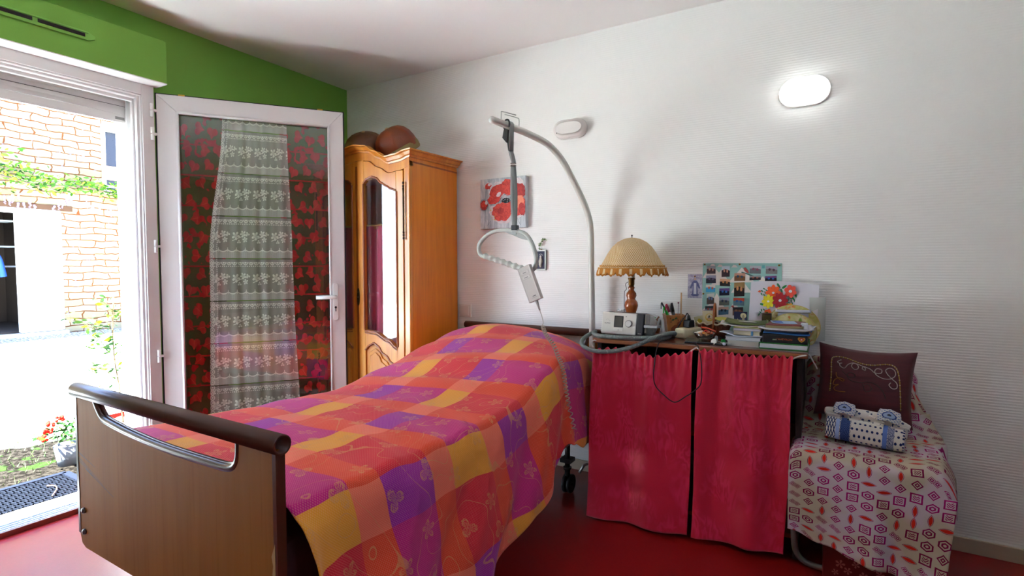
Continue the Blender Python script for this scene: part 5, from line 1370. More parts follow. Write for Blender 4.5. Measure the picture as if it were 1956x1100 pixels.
def flower(cx, cy, r, np_, m, mc, rc=.22, ph=0):
    for k in range(np_):
        a = ph + 2 * pi * k / np_; P = []
        for i in range(12):
            t = 2 * pi * i / 12; u_, v_ = r * .56 + r * .46 * cos(t), r * (2.3 / np_) * sin(t); P.append((cx + u_ * cos(a) - v_ * sin(a), cy + u_ * sin(a) + v_ * cos(a)))
        fl_(m, P)
    for k in range(np_):
        a = ph + 2 * pi * (k + .5) / np_; fl_(9, [(cx + .35 * r * cos(a), cy + .35 * r * sin(a)), (cx + .85 * r * cos(a + .02), cy + .85 * r * sin(a + .02)), (cx + .85 * r * cos(a - .02), cy + .85 * r * sin(a - .02))])
    fl_(mc, [(cx + rc * r * cos(2 * pi * i / 10), cy + rc * r * .8 * sin(2 * pi * i / 10)) for i in range(10)])
def leaf(cx, cy, L_, a, m=5, w_=.38):
    P = []
    for i in range(12):
        t = i / 12 * 2 * pi; u_ = L_ * .5 * cos(t); v_ = L_ * .5 * w_ * sin(t) * (1 - .3 * cos(t)); P.append((cx + u_ * cos(a) - v_ * sin(a), cy + u_ * sin(a) + v_ * cos(a)))
    fl_(m, P)
for (x, y, L_, a) in ((1475, 546, 9, .6), (1489, 546, 11, .9), (1500, 548, 11, -.6), (1495, 556, 10, 1.2), (1458, 581, 10, .2), (1522, 563, 10, 1.3), (1518, 570, 9, .9)): leaf(x, y, L_, a, 5 + (int(x) % 2))
for (x, y) in ((1457, 556), (1461, 552), (1466, 555), (1463, 559), (1456, 562), (1461, 564), (1509, 571), (1514, 574), (1510, 577), (1516, 579), (1513, 569), (1520, 573), (1457, 592), (1462, 591), (1455, 596), (1452, 600)): leaf(x, y, 6, random.Random(int(x * y)).uniform(0, 3), 6)
fl_(1, [(1448, 557), (1452, 554), (1455, 556), (1453, 559)])
flower(1470, 597, 8, 5, 1, 1, .1); flower(1510, 587, 10, 6, 4, 4, .1)
flower(1479, 559, 15, 8, 1, 7, .17); flower(1512, 556, 12, 6, 8, 7, .28, .3); flower(1470, 575, 13, 8, 3, 7, .18); flower(1493, 573, 15.5, 9, 0, 7, .2)
b.build('drawn_bouquet', [plain('#a30f1c', .7), plain('#e0561a', .7), plain('#d8a020', .7), plain('#d8c81c', .7), plain('#d9951e', .7), plain('#1f8a3c', .7), plain('#2c7a4e', .7), plain('#d9d6dc', .7), plain('#de4a36', .7), plain('#5a1a1a', .7)], fdw)
b = MB(T(3.055, -.045, TZ) @ rotM('X', 6)); b.grid(lambda a, c: (.0 + .055 * a - .01 * c + .01 * c * a, -.004 + .004 * a, .002 + .20 * c), 4, 4); tag(b.build('loose_sheet', plain('#b9bcb8', .5)), 'white sheet edge showing behind the right of the flower drawing', 'paper')

# right-hand stack
rx_, ry_ = 2.961, -.300
book('ring_binder', T(rx_ + .001, ry_, TZ) @ rotM('Z', -1), .178, .215, .026, '#1f6a2a', '#c5c2cc', 'green edged white binder at the bottom of the right stack', 'binder', cv=.004, spine='back')
b = MB(T(rx_ + .004, ry_ + .002, TZ + .0265)); b.box((-.082, -.098, 0), (.082, .098, .034)); bk = thing('black_book_box', (rx_ + .004, ry_, TZ + .0265), 'black boxed guide with orange lettering and red crest on the green binder', 'box')
b.build('case', plain('#14141a', .45), bk, bevel=.002)
Mk = T(rx_ + .004, ry_ - .0962, TZ + .0245) @ Matrix.Diagonal((1, 1, .82, 1))
text_mesh('lettering', "L'AVEYRON", .0118, Mk @ T(-.002, -.0004, .017) @ rotM('X', 90) @ Matrix.Diagonal((.98, 1.1, 1, 1)), plain('#c4561c', .5), bk)
b = MB(Mk); b.mat = 0; b.prism([(.050, .036), (.072, .036), (.075, .028), (.069, .017), (.061, .011), (.053, .017), (.047, .028)], -.0007, 0, 'y'); b.mat = 1; b.prism([(.055, .033), (.067, .033), (.069, .027), (.061, .016), (.053, .027)], -.0011, -.0006, 'y'); b.mat = 2; b.prism([(.058, .029), (.064, .029), (.064, .022), (.058, .022)], -.0015, -.001, 'y')
b.build('crest', [plain('#b8872c', .5), plain('#a81c1c', .5), plain('#d8cfc0', .5)], bk)
b = MB(Mk); b.box((-.044, -.0006, .015), (-.029, 0, .021)); b.box((-.024, -.0006, .018), (-.006, 0, .0195)); b.build('small_label', plain('#8c9a7c', .5), bk)
def wavy(name, M, w_, d_, col, label, cat, amp, th, seed, cu=0):
    b = MB(M); rr = random.Random(seed); p_ = rr.uniform(0, 6)
    b.grid(lambda a, c: ((a - .5) * w_, (c - .5) * d_, th / 2 + amp * (1 + sin(a * 5 + p_)) * .5 * (1 - c * .5) + cu * max(0, abs(a - .5) - .35)), 20, 6)
    o = b.build(name, plain(col, .6), solid=th); tag(o, label, cat); return o
z = TZ + .061
wavy('blue_folder', T(rx_ + .012, ry_, z) @ rotM('Z', -2), .170, .20, '#1c5a9a', 'bright blue folder just above the black box', 'folder', .004, .005, 1)
wavy('dark_folder', T(rx_ + .006, ry_, z + 0.0080) @ rotM('Z', 3), .160, .19, '#232838', 'dark folder with papers on the blue folder', 'folder', .003, .006, 2)
wavy('cardboard_sleeve', T(rx_ + .008, ry_ - .002, z + 0.0140) @ rotM('Z', -3), .150, .19, '#5a4c40', 'brown-grey sleeve above the dark folder', 'folder', .002, .003, 22)
wavy('white_papers', T(rx_ + .000, ry_ - .002, z + 0.0168) @ rotM('Z', 4), .205, .20, '#c5c2c8', 'fanned white papers sticking out under the brown envelopes', 'paper', .003, .004, 3, .04)
wavy('white_papers', T(rx_ + .014, ry_ - .002, z + 0.0212) @ rotM('Z', -5), .185, .20, '#b9b8be', 'second layer of white papers under the brown envelopes', 'paper', .002, .003, 4)
wavy('brown_envelopes', T(rx_ + .000, ry_ - .004, z + 0.0244) @ rotM('Z', 1), .140, .18, '#8c7c56', 'bundle of buff brown envelopes in the right stack', 'envelope', .003, .010, 5)
wavy('red_notebook', T(rx_ + .004, ry_ - .004, z + 0.0348) @ rotM('Z', -4), .130, .17, '#7c3a3c', 'dull red notebook on the brown envelopes', 'notebook', .002, .006, 6)
wavy('blue_leaflet', T(rx_ - .006, ry_ - .012, z + 0.0416) @ rotM('Z', 9), .092, .11, '#9cb8d6', 'pale blue leaflet on top of the right stack', 'leaflet', .003, .002, 7)
b = MB(T(rx_ - .006, ry_ - .012, z + 0.0450) @ rotM('Z', 9)); b.box((-.04, -.05, 0), (-.005, .045, .0008)); tag(b.build('blue_leaflet_cover', plain('#2c5cae', .5)), 'deep blue strip printed leaflet over the pale blue leaflet', 'leaflet')
b = MB(T(rx_ + .072, ry_ - .055, z + 0.0208)); b.box((-.012, -.02, 0), (.014, .02, .028)); tag(b.build('tissue_pack', plain('#d5d5d8', .7), bevel=.004), 'small white folded tissue at the right end of the right stack', 'tissue')
b = MB(T(rx_ + .082, ry_ - .06, z + 0.0016) @ rotM('Y', 20)); b.ball((0, 0, 0.006), (.018, .012, .012)); b.ball((-.016, -.003, .002), (.012, .008, .006)); tag(b.build('gold_ribbon', plain('#a5764a', .4)), 'crumpled copper ribbon at the right of the blue folder', 'ribbon')
# two round floral place mats standing behind the stack
def m_floral(seed):
    t = Mt('floral_print', '#cdbf6a', .55); o = t.node('ShaderNodeTexCoord').outputs['Object']; x, y, z_ = t.obj()
    n = t.noise(t.xyz(x + seed, y, z_), 22.0, 2, .5, .6); m2 = t.noise(t.xyz(x, y + seed, z_), 28.0, 2, .5, .5)
    c = t.mix(t.smooth(n, .35, .6), '#b8b45a', '#d9cf9c'); c = t.mix(t.smooth(m2, .56, .66), c, '#cf7a35'); c = t.mix(t.smooth(n, .62, .72), c, '#7f9a30')
    t.color(c); return t.m
for (x, y, z_, r, lb, sd_) in ((2.983, -.150, TZ, .100, 'rear round floral place mat standing behind the right stack', 1.0), (2.985, -.190, TZ, .088, 'front round floral place mat, lower, standing behind the right stack', 5.0)):
    o = thing('round_place_mat', (x, y, z_), lb, 'place mat')
    zc_ = z_ + (0.172 - r) if r > .09 else z_ + (0.138 - r)
    P = [(x + r * 1.08 * cos(t), zc_ + r * .96 * sin(t)) for t in [2 * pi * i / 48 for i in range(48)]]; P = [(a, max(c, TZ + .001)) for a, c in P]
    P = [q for i, q in enumerate(P) if not (q[1] <= TZ + .0011 and P[i - 1][1] <= TZ + .0011 and P[(i + 1) % len(P)][1] <= TZ + .0011)]
    b = MB(); b.prism(P, y - .003, y, 'y'); b.build('board', m_floral(sd_), o)
    b = MB(); b.tube([(a, y - .003, c) for a, c in P], .0018, n=6, closed=True); b.build('rim', plain('#c9b06a', .5), o)
wavy('letter_bundle', T(2.985, -.172, TZ + .135) @ rotM('X', 0), .14, .024, '#b9b9c4', 'white letters wedged between the two round place mats', 'paper', .004, .012, 9)
b = MB(T(2.985, -.170, TZ + .001)); b.box((-.06, -.010, 0), (.06, .010, .133)); tag(b.build('letter_rack_wad', plain('#9fa0ac', .7)), 'wad of letters standing between the round place mats', 'paper')

# ------------------------------------------------------------------ chair with throw, cushion, pouch, red box
ch = thing('chair', (3.26, -.32, 0), 'grey tubular steel chair hidden under a patterned throw, right of the desk', 'chair')
TUBE = plain('#7e807d', .35, .6)
b = MB(); b.tube([(3.018, -.49, .47)] + curve([(3.018, -.485, .14), (3.024, -.48, .07), (3.05, -.475, .030), (3.10, -.472, .016), (3.25, -.472, .014), (3.40, -.472, .016), (3.45, -.475, .030), (3.474, -.48, .07), (3.48, -.485, .14)], 6) + [(3.48, -.49, .47)], .0115, n=14); b.build('front_legs', TUBE, ch)
for x in (3.07, 3.395):
    b = MB(); b.tube([(x, -.06, .012), (x, -.10, .45), (x, -.088, .75)], .0115, n=14); b.build('rear_leg', TUBE, ch)
b = MB(); b.box((3.022, -.52, .455), (3.478, -.10, .484)); b.build('seat', plain('#3c2c26', .7), ch, bevel=.008)
b = MB(); b.box((3.065, -.098, .56), (3.40, -.080, .755)); b.build('backrest', plain('#3c2c26', .7), ch, bevel=.006)
def m_throw():
    t = Mt('ikat_throw', '#a39a90', .85, spec=.15); u0, v0 = t.uv()
    wb_ = t.noise(t.xyz(u0, v0, 0.0), 60.0, 1) - 0.5
    u = u0 + wb_ * .002; v = v0 + wb_ * .002
    U = u / .046; V = (v + U.fl().mod(2.0) * .020) / .041
    ku, kv = U.fl(), V.fl(); x = U.fr() - .5; y = V.fr() - .5
    typ = t.white(t.xyz(ku + 3.0, kv, 2.0)); ax, ay = x.abs(), y.abs()
    d = ax + ay
    dia = ((d * 5.0 + .1).fr().gt(.45)) * d.lt(.46)
    hexd = (ax * .9).mx(ax * .5 + ay * .9); hexr = ((hexd * 5.5).fr().gt(.48)) * hexd.lt(.42)
    two = ((((x - .17).abs() + (y - .12).abs()) * 6.5).fr().gt(.4)) * ((x - .17).abs() + (y - .12).abs()).lt(.27)
    two = two.mx(((((x + .17).abs() + (y + .12).abs()) * 6.5).fr().gt(.4)) * ((x + .17).abs() + (y + .12).abs()).lt(.27))
    sq = ax.mx(ay * 1.1); sqs = (sq.lt(.40) * sq.gt(.29)).mx(sq.lt(.22) * (((y * 6.0 + ax * 6.0).fr()).gt(.5)))
    lv = ax * 3.3 + ay * ay * 2.4; lh = ay * 3.3 + ax * ax * 2.2
    isl = typ.lt(.17); ish = typ.gt(.17) * typ.lt(.30); isd = typ.gt(.30) * typ.lt(.48); isq = typ.gt(.48) * typ.lt(.66); is2 = typ.gt(.66) * typ.lt(.83); isx = typ.gt(.83)
    red = isl * lv.lt(.42) + ish * lh.lt(.42)
    mag = isl * lv.gt(.50) * lv.lt(.62) + ish * lh.gt(.50) * lh.lt(.62) + isd * dia + isq * sqs + is2 * two + isx * hexr
    big = t.noise(t.xyz(u0, v0, 8.0), 7.0, 2)
    grd = t.mix(t.smooth(big, .40, .60), '#b5a58f', '#c2b0b8')
    mc = t.mix(t.smooth(big, .40, .60), '#74103a', '#9c1464')
    c = t.mix(mag.mn(1.0), grd, mc); c = t.mix(red.mn(1.0), c, '#cc2a1c')
    t.color(c); t.bump(t.noise(t.xyz(u0 * 900.0, v0 * 900.0, 0.0), 1.0, 1), .0006, .6)
    return t.m
TP = [(-.055, .66), (-.058, .76), (-.075, .788), (-.105, .782), (-.122, .70), (-.145, .58), (-.175, .515), (-.22, .498), (-.35, .500), (-.47, .502), (-.54, .498), (-.572, .465), (-.585, .38), (-.592, .26), (-.600, .12)]
TL = [0]
for (a0, c0), (a1, c1) in zip(TP, TP[1:]): TL.append(TL[-1] + sqrt((a1 - a0) ** 2 + (c1 - c0) ** 2))
def throw(a, c):
    L_ = c * TL[-1]
    y = lerpl(list(zip(TL, [p[0] for p in TP])), L_); z = lerpl(list(zip(TL, [p[1] for p in TP])), L_)
    x0 = lerp([(0, 3.045), (.25, 3.042), (.40, 3.03), (.52, 3.002), (.75, 2.998), (1, 3.000)], c)
    x1 = lerp([(0, 3.43), (.18, 3.445), (.30, 3.485), (.40, 3.520), (.52, 3.525), (.70, 3.50), (1, 3.470)], c)
    k = max(0, (c - .70) / .30)
    x = x0 + (x1 - x0) * a
    y += -.010 * sin(a * 2 * pi * 2.2 + .7) * k - .022 * k * sin(pi * a) ** 2 - .006 * sin(a * 2 * pi * 5 + 2) * k
    z += .012 * noise.noise(Vector((a * 4, c * 9, 3))) * (1 - k)
    # hem drops lower to the right, edges hang over the seat sides
    z -= k * k * lerp([(0, -.085), (.3, -.045), (.6, -.010), (1, .055)], a)
    e = max(0, a - .90) / .10 + max(0, .06 - a) / .06 * .6
    if .45 < c < .75: z -= e * e * .075
    if c < .45: y += e * .03; z -= e * .05 * (c < .3)
    return (x, y, z)
b = MB(); b.grid(throw, 90, 130, lambda a, c: (a * .50, c * TL[-1]))
tag(b.build('throw', m_throw(), solid=.003), 'throw printed with magenta diamonds and red lozenges draped over the chair', 'throw')

cu = thing('cushion', (3.25, -.22, .545), 'dark maroon square cushion with cord embroidery leaning on the chair back', 'cushion')
Mcu = T(3.252, -.205, .703) @ rotM('Y', 3) @ rotM('X', -12)
def cush(u, v, s_=-1):
    w_, h_ = .172, .155
    px_ = u * w_ * (1 - .075 * (1 - v * v)) ; pz = v * h_ * (1 - .12 * (1 - u * u))
    th = .050 * (max(0, 1 - abs(u) ** 2.4) ** .55) * (max(0, 1 - abs(v) ** 2.4) ** .55)
    th += .002 * noise.noise(Vector((u * 4, v * 4, 1)))
    return Vector((px_, s_ * (th + .001), pz))
b = MB(Mcu)
b.grid(lambda a, c: cush(a * 2 - 1, c * 2 - 1, -1), 40, 40); b.grid(lambda a, c: cush(1 - a * 2, c * 2 - 1, 1), 40, 40)
mr = Mt('maroon_silk', '#4a0f14', .55, spec=.4, sheen=.3); xo, yo, zo = mr.obj(); mr.bump(mr.noise(mr.xyz(xo * 30.0, yo * 30.0, zo * 500.0), 1.0, 2), .001, .5); mr.color(mr.mix(mr.noise(mr.xyz(xo * 8.0, yo * 8.0, zo * 90.0), 1.0, 2), '#3d0b10', '#5e141a')); b.build('cover', mr.m, cu)
def emb(pts, r, col, nm='cord_embroidery', twist=False):
    P = []
    for X, Y in pts:
        u_ = (X - 748) / 560; v_ = -(Y - 500) / 440; P.append(cush(max(-.97, min(.97, u_)), max(-.97, min(.97, v_)), -1) + Vector((0, -.0015, 0)))
    P = curve(P, 6)
    b = MB(Mcu)
    if twist:
        b.mat = 0; b.tube(P, r, n=6)
        for i in range(0, len(P) - 1): b.mat = i % 2; b.ball(P[i], (r * 1.3, r, r * 1.3), 8, 5)
        b.build(nm, [plain(col, .5), plain('#cfc4b0', .5)], cu)
    else: b.tube(P, r, n=7); b.build(nm, plain(col, .5), cu)
emb([(450, 230), (405, 262), (425, 280), (458, 272), (430, 285), (440, 315), (490, 332), (535, 275), (600, 246), (652, 275), (652, 312), (612, 330), (575, 295), (600, 252), (680, 265), (735, 290), (738, 325), (702, 305), (722, 278), (800, 300), (852, 340), (925, 335), (928, 292), (872, 285), (850, 328), (882, 372), (960, 402), (1040, 395), (1092, 350), (1080, 290), (1025, 260), (977, 290), (1000, 340), (1060, 395), (1118, 440), (1122, 498), (1072, 512), (1030, 475), (1048, 442)], .0016, '#b9a8a0')
emb([(332, 640), (330, 440), (330, 262), (372, 206), (500, 196), (680, 238), (820, 245), (990, 216), (1088, 252), (1140, 370), (1168, 560), (1176, 760)], .0020, '#a5832e', 'twisted_border', True)
emb([(390, 402), (402, 455), (470, 502), (490, 482), (430, 468), (376, 500), (366, 560), (430, 552), (378, 592), (405, 634), (520, 636)], .0014, '#b06a14')
emb([(460, 370), (560, 440), (620, 425), (602, 382), (540, 388), (532, 440), (580, 482), (700, 490), (780, 470), (880, 492), (960, 560), (1000, 650)], .0013, '#2e2116')
emb([(720, 500), (760, 600), (830, 560), (790, 500), (730, 520)], .0012, '#2e2116')

po_ = thing('fabric_pouch', (3.245, -.40, .505), 'white and navy provencal print pouch with two bows on the chair seat', 'pouch')
Mpo = T(3.246, -.395, .507) @ rotM('Z', -9) @ rotM('Y', 2)
def m_prov():
    t = Mt('provencal_print', '#c9c4bc', .8, spec=.15); u, v = t.uv()
    def band(a, c): return u.gt(a) * u.lt(c)
    # navy seed motifs, staggered
    V = v / .085; U = (u + V.fl().mod(2.0) * .032) / .064; x = U.fr() - .5; y = V.fr() - .5
    seed = ((x * x * 6.0 + y * y * 12.0).sqrt()).lt(.62)
    seedm = seed
    zig = (((v * 9.0).fr() - .5).abs() * 2.0 - ((u * 26.0).fr() - .5).abs() * 2.0).abs().lt(.30)
    dia = ((((v * 5.5).fr() - .5).abs() + ((u - .255) * 7.0).abs()) * 7.0).fr().gt(.5)
    fine = t.noise(t.xyz(u * 3.0, v, 0.0), 60.0, 1).gt(.5)
    white_, navy, light, mid = '#c9c3bb', '#1c2a5c', '#8fa0cc', '#46598c'
    c = t.mix(seedm, white_, navy)
    c = t.mix(band(-.1, .135), c, t.mix(zig, white_, navy)); c = t.mix(band(.135, .185), c, light)
    c = t.mix(band(.20, .32), c, t.mix(dia, mid, navy)); c = t.mix(band(.185, .20), c, t.mix(fine, white_, navy)); c = t.mix(band(.32, .335), c, t.mix(fine, white_, navy))
    c = t.mix(band(.735, .79), c, '#5c78bc'); c = t.mix(band(.79, .875), c, t.mix(fine, '#39456e', '#a5a5b4')); c = t.mix(band(.975, 1.2), c, t.mix(((v * 22.0).fr()).gt(.5), white_, navy))
    t.color(c); return t.m
PROV = m_prov()
b = MB(Mpo)
def pou(a, c):
    t = c * 2 * pi; e = 1 - .10 * (abs(a * 2 - 1) ** 6)
    sx_ = (abs(cos(t)) ** .75) * (1 if cos(t) > 0 else -1); sz_ = (abs(sin(t)) ** .75) * (1 if sin(t) > 0 else -1)
    return (-.125 + .25 * a, -sx_ * .052 * e, .047 + sz_ * .047 * e)
b.grid(pou, 50, 40, lambda a, c: (a, c)); b.poly([pou(0, k / 40) for k in range(40)]); b.poly([pou(1, k / 40) for k in range(40)][::-1]); b.build('body', PROV, po_)
def m_dots(nm='navy_dotted_cotton'):
    t = Mt(nm, '#c9c4bc', .8); o = t.node('ShaderNodeTexCoord').outputs['Object']; r = t.voro(o, 62.0); t.color(t.mix(r.lt(.28), '#c9c3bb', '#24345f')); return t.m
DOT = m_dots()
b = MB(Mpo); b.tube(curve([(-.135, .005, .102), (-.08, -.004, .106), (0, -.002, .108), (.08, -.002, .104), (.135, .0, .088)], 6), [.014 + .010 * sin(pi * min(1, i / 24)) for i in range(25)], n=14); b.build('rolled_top', DOT, po_)
EYE = Mt('eye_print', '#c9c4bc', .8); uu, vv = EYE.uv(); rr_ = ((uu - .5) * (uu - .5) + (vv - .5) * (vv - .5) * 1.0).sqrt(); EYE.color(EYE.mix(rr_.lt(.30), EYE.mix(((uu * 30.0).sin() * (vv * 30.0).sin()).gt(.3), '#c2bfbc', '#6a7ba5'), EYE.mix(rr_.lt(.24), '#1c2f73', EYE.mix(rr_.lt(.08), '#8a9cc0', '#2a2f3a')))); EYE = EYE.m
for x, ti in ((-.068, 0), (.072, 6)):
    b = MB(Mpo @ T(x, -.012, .118) @ rotM('Y', ti))
    b.grid(lambda a, c: ((a - .5) * .074 * (1 - .35 * abs(c - .5) * 2 * .5), -.022 + .044 * c * .5 - .010 * sin(pi * a), -.012 + .040 * c + .010 * (1 - abs(a - .5) * 2)), 14, 12); b.build('bow', EYE, po_, solid=.006)
    b = MB(Mpo @ T(x, -.006, .100) @ rotM('Y', ti))
    s_ = -1 if x < 0 else 1
    for sg in (-1, 1): b.grid(lambda a, c: (sg * (.012 + .050 * a), -.028 + .012 * a + .006 * sin(pi * c), -.004 - .014 * a * (1 if sg == s_ else .2) + (c - .5) * (.012 + .030 * a)), 8, 6)
    b.build('bow_tail', DOT, po_, solid=.006)

rb = thing('red_box', (3.28, -.33, 0), 'dark red storage box with small pink blossom print under the chair', 'box')
b = MB(); b.box((3.118, -.505, .001), (3.42, -.20, .27)); b.build('box_body', plain('#6a1410', .5), rb, bevel=.003)
b = MB(); b.box((3.114, -.509, .235), (3.424, -.196, .272)); b.build('lid', plain('#701610', .5), rb, bevel=.003)
b = MB()
for cx, cz, s_ in ((3.175, .065, .014), (3.200, .045, .012), (3.160, .030, .010), (3.225, .075, .011), (3.25, .04, .012), (3.20, .10, .008), (3.30, .06, .012), (3.35, .09, .010)):
    for k in range(5):
        a = 2 * pi * k / 5 + cx * 40; b.poly([(cx, -.5056, cz), (cx + s_ * cos(a - .35), -.5056, cz + s_ * sin(a - .35)), (cx + s_ * 1.25 * cos(a), -.5056, cz + s_ * 1.25 * sin(a)), (cx + s_ * cos(a + .35), -.5056, cz + s_ * sin(a + .35))])
b.build('blossom_print', plain('#b06a62', .6), rb)

# ------------------------------------------------------------------ outside
def m_ground():
    t = Mt('yard_ground', '#d9d9d6', .95, spec=0.0); x, y, z = t.obj()
    n = t.noise(t.xyz(x, y, 0.0), 3.0, 3); n2 = t.noise(t.xyz(x, y, 0.0), 26.0, 4, .7)
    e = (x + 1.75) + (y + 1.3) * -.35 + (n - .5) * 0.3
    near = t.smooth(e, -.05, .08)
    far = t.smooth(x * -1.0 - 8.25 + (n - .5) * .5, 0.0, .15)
    gr = t.mix(t.smooth(n2, .42, .60), '#0e0c0a', '#24201c'); gr = t.mix(t.smooth(t.noise(t.xyz(x, y, 3.0), 7.0, 2), .56, .64) * .7, gr, '#1e3010')  # earth colours darkened to stand in for foliage shade near the house
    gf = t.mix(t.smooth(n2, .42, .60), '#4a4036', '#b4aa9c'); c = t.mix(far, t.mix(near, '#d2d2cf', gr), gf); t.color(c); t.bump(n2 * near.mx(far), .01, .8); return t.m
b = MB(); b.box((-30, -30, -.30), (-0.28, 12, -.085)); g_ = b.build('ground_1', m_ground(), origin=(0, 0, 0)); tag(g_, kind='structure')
def m_stone():
    t = Mt('rubble_limestone', '#cdbb94', .9, spec=.1); x, y, z = t.obj()
    n1 = t.noise(t.xyz(y, z, 0.0), 3.5, 2) - .5; n2 = t.noise(t.xyz(z, y, 4.0), 3.0, 2) - .5
    bk_ = t.node('ShaderNodeTexBrick'); t.link(t.xyz(y + n1 * .22, z + n2 * .10, 0.0), bk_.inputs['Vector'])
    bk_.inputs['Scale'].default_value = 1.0; bk_.inputs['Mortar Size'].default_value = .009; bk_.inputs['Mortar Smooth'].default_value = .4
    bk_.inputs['Brick Width'].default_value = .42; bk_.inputs['Row Height'].default_value = .125; bk_.inputs['Bias'].default_value = .1
    bk_.inputs['Color1'].default_value = lin('#786e58'); bk_.inputs['Color2'].default_value = lin('#6c5e42'); bk_.inputs['Mortar'].default_value = lin('#4c2812')
    n3 = t.noise(t.xyz(y, z, 7.0), 12.0, 3)
    c = t.mix(t.smooth(n3, .60, .72) * .7, Sk(t.nt, bk_.outputs[0]), '#5c6068'); t.color(c)
    t.bump(Sk(t.nt, bk_.outputs['Fac']) * -1.0, .03, 1.0); return t.m
FX = -9.2
hs_ = thing('stone_house', (FX, 1.5, -.085), 'pale rubble stone house across the yard with white shed door and small window', 'house')
b = MB()
def wallbox(ya, yb, za, zb): b.box((FX - .45, ya, za), (FX, yb, zb))
wallbox(-9, -1.0, -.3, 6.5); wallbox(-1.0, 1.42, 2.20, 6.5); wallbox(1.42, 2.17, -.3, 6.5); wallbox(2.17, 2.60, -.3, 2.66); wallbox(2.17, 2.60, 3.88, 6.5); wallbox(2.60, 8, -.3, 6.5)
b.build('stone_wall', m_stone(), hs_)
b = MB(); b.box((FX - 3.0, -1.0, -.2), (FX - .45, 1.42, -.03)); b.box((FX - 3.0, -1.1, -.2), (FX - 2.9, 1.5, 3)); b.box((FX - 3, -1.1, -.2), (FX - .45, -1.0, 3)); b.box((FX - 3, 1.42, -.2), (FX - .45, 1.52, 3)); b.box((FX - 3, -1.1, 2.9), (FX - .45, 1.5, 3.0)); b.build('shed_interior', plain('#3c3129', .9), hs_)
b = MB(); b.box((FX - .10, .79, -.02), (FX + .03, 1.42, 2.20)); b.box((FX - .1, -1.0, 2.12), (FX + .03, .79, 2.20)); dp = b.build('door_panel', plain('#d5d3cd', .5), hs_, bevel=.01)
b = MB(); b.box((FX + .0301, .995, .30), (FX + .034, 1.150, 2.07)); b.build('frosted_strip', plain('#6c9298', .5, spec=.2), dp)
b = MB(); b.box((FX + .0305, .985, .20), (FX + .036, 1.16, .28)); b.build('lower_plate', plain('#c9c7c1', .4), dp)
b = MB(); b.box((FX - .1, -1.0, -.12), (FX + .12, 1.45, -.03)); b.build('door_step', plain('#b9b2a5', .8), hs_)
b = MB(); b.box((FX - .05, -.5, 2.20), (FX + .02, 1.60, 2.30)); b.build('wooden_lintel', plain('#3c2a1e', .9, spec=.1), hs_)
b = MB(); b.box((FX - .2, 2.17, 2.66), (FX - .12, 2.60, 3.88)); wnd = b.build('window', plain('#141824', .3, spec=.3), hs_)
b = MB(); 
for q in ((2.10, 2.17, 2.60, 3.96), (2.60, 2.70, 2.60, 3.96), (2.17, 2.60, 2.60, 2.68), (2.17, 2.60, 3.86, 3.96)): b.box((FX - .15, q[0], q[2]), (FX + .02, q[1], q[3]))
b.box((FX - .12, 2.17, 2.75), (FX - .10, 2.60, 2.80)); b.build('window_surround', plain('#d9d2c0', .8), wnd)
b = MB(); b.box((FX - .12, 2.17, 2.90), (FX - .105, 2.60, 3.18)); b.build('wooden_rail', plain('#9a7a5c', .7), wnd)
b = MB(); b.box((FX - .02, 1.75, 4.08), (FX + .03, 2.6, 4.16)); b.build('wooden_beam', plain('#4c3424', .9, spec=.1), hs_)
shf = thing('shed_shelves', (FX - .95, .2, 0), 'dim storage shelves inside the open shed doorway', 'shelves')
for z in (2.03, 1.55, 1.18): b = MB(); b.box((FX - 1.2, -.8, z - .03), (FX - .8, 1.0, z)); b.build('shelf_board', plain('#8d9296', .6), shf)
for i, (y, z, w_, c_, lb) in enumerate(((.55, 2.03, .34, '#c9924a', 'orange crate on the top shed shelf'), (.60, 1.55, .22, '#c98a34', 'orange box on the middle shed shelf'), (.32, 1.55, .22, '#a8743a', 'brown box on the middle shed shelf'), (.30, 1.18, .3, '#6b5038', 'dark box on the lowest shed shelf'))):
    b = MB(); b.box((FX - 1.1, y - w_ / 2, z), (FX - .85, y + w_ / 2, z + .15)); b.box((FX - 1.11, y - w_ / 2 - .01, z + .12), (FX - .84, y + w_ / 2 + .01, z + .15)); tag(b.build('storage_box', plain(c_, .7), bevel=.01), lb, 'box')
ct = thing('blue_overalls', (FX - .60, .52, .4), 'royal blue work overalls hanging inside the shed doorway', 'overalls')
b = MB(); b.tube(curve([(FX - .6, .52, 1.62), (FX - .6, .52, 1.50), (FX - .6, .53, 1.3), (FX - .6, .52, 1.05), (FX - .6, .50, .85), (FX - .6, .50, .55)], 5), [.05] * 3 + [.10] * 4 + [.16] * 6 + [.15] * 6 + [.11] * 7, n=16, flat=.5); b.build('torso', plain('#1f4cae', .8), ct)
b = MB(); b.tube(curve([(FX - .6, .58, 1.50), (FX - .58, .68, 1.32), (FX - .56, .72, 1.10), (FX - .56, .74, .98)], 5), .055, n=12); b.build('sleeve', plain('#1f4cae', .8), ct)

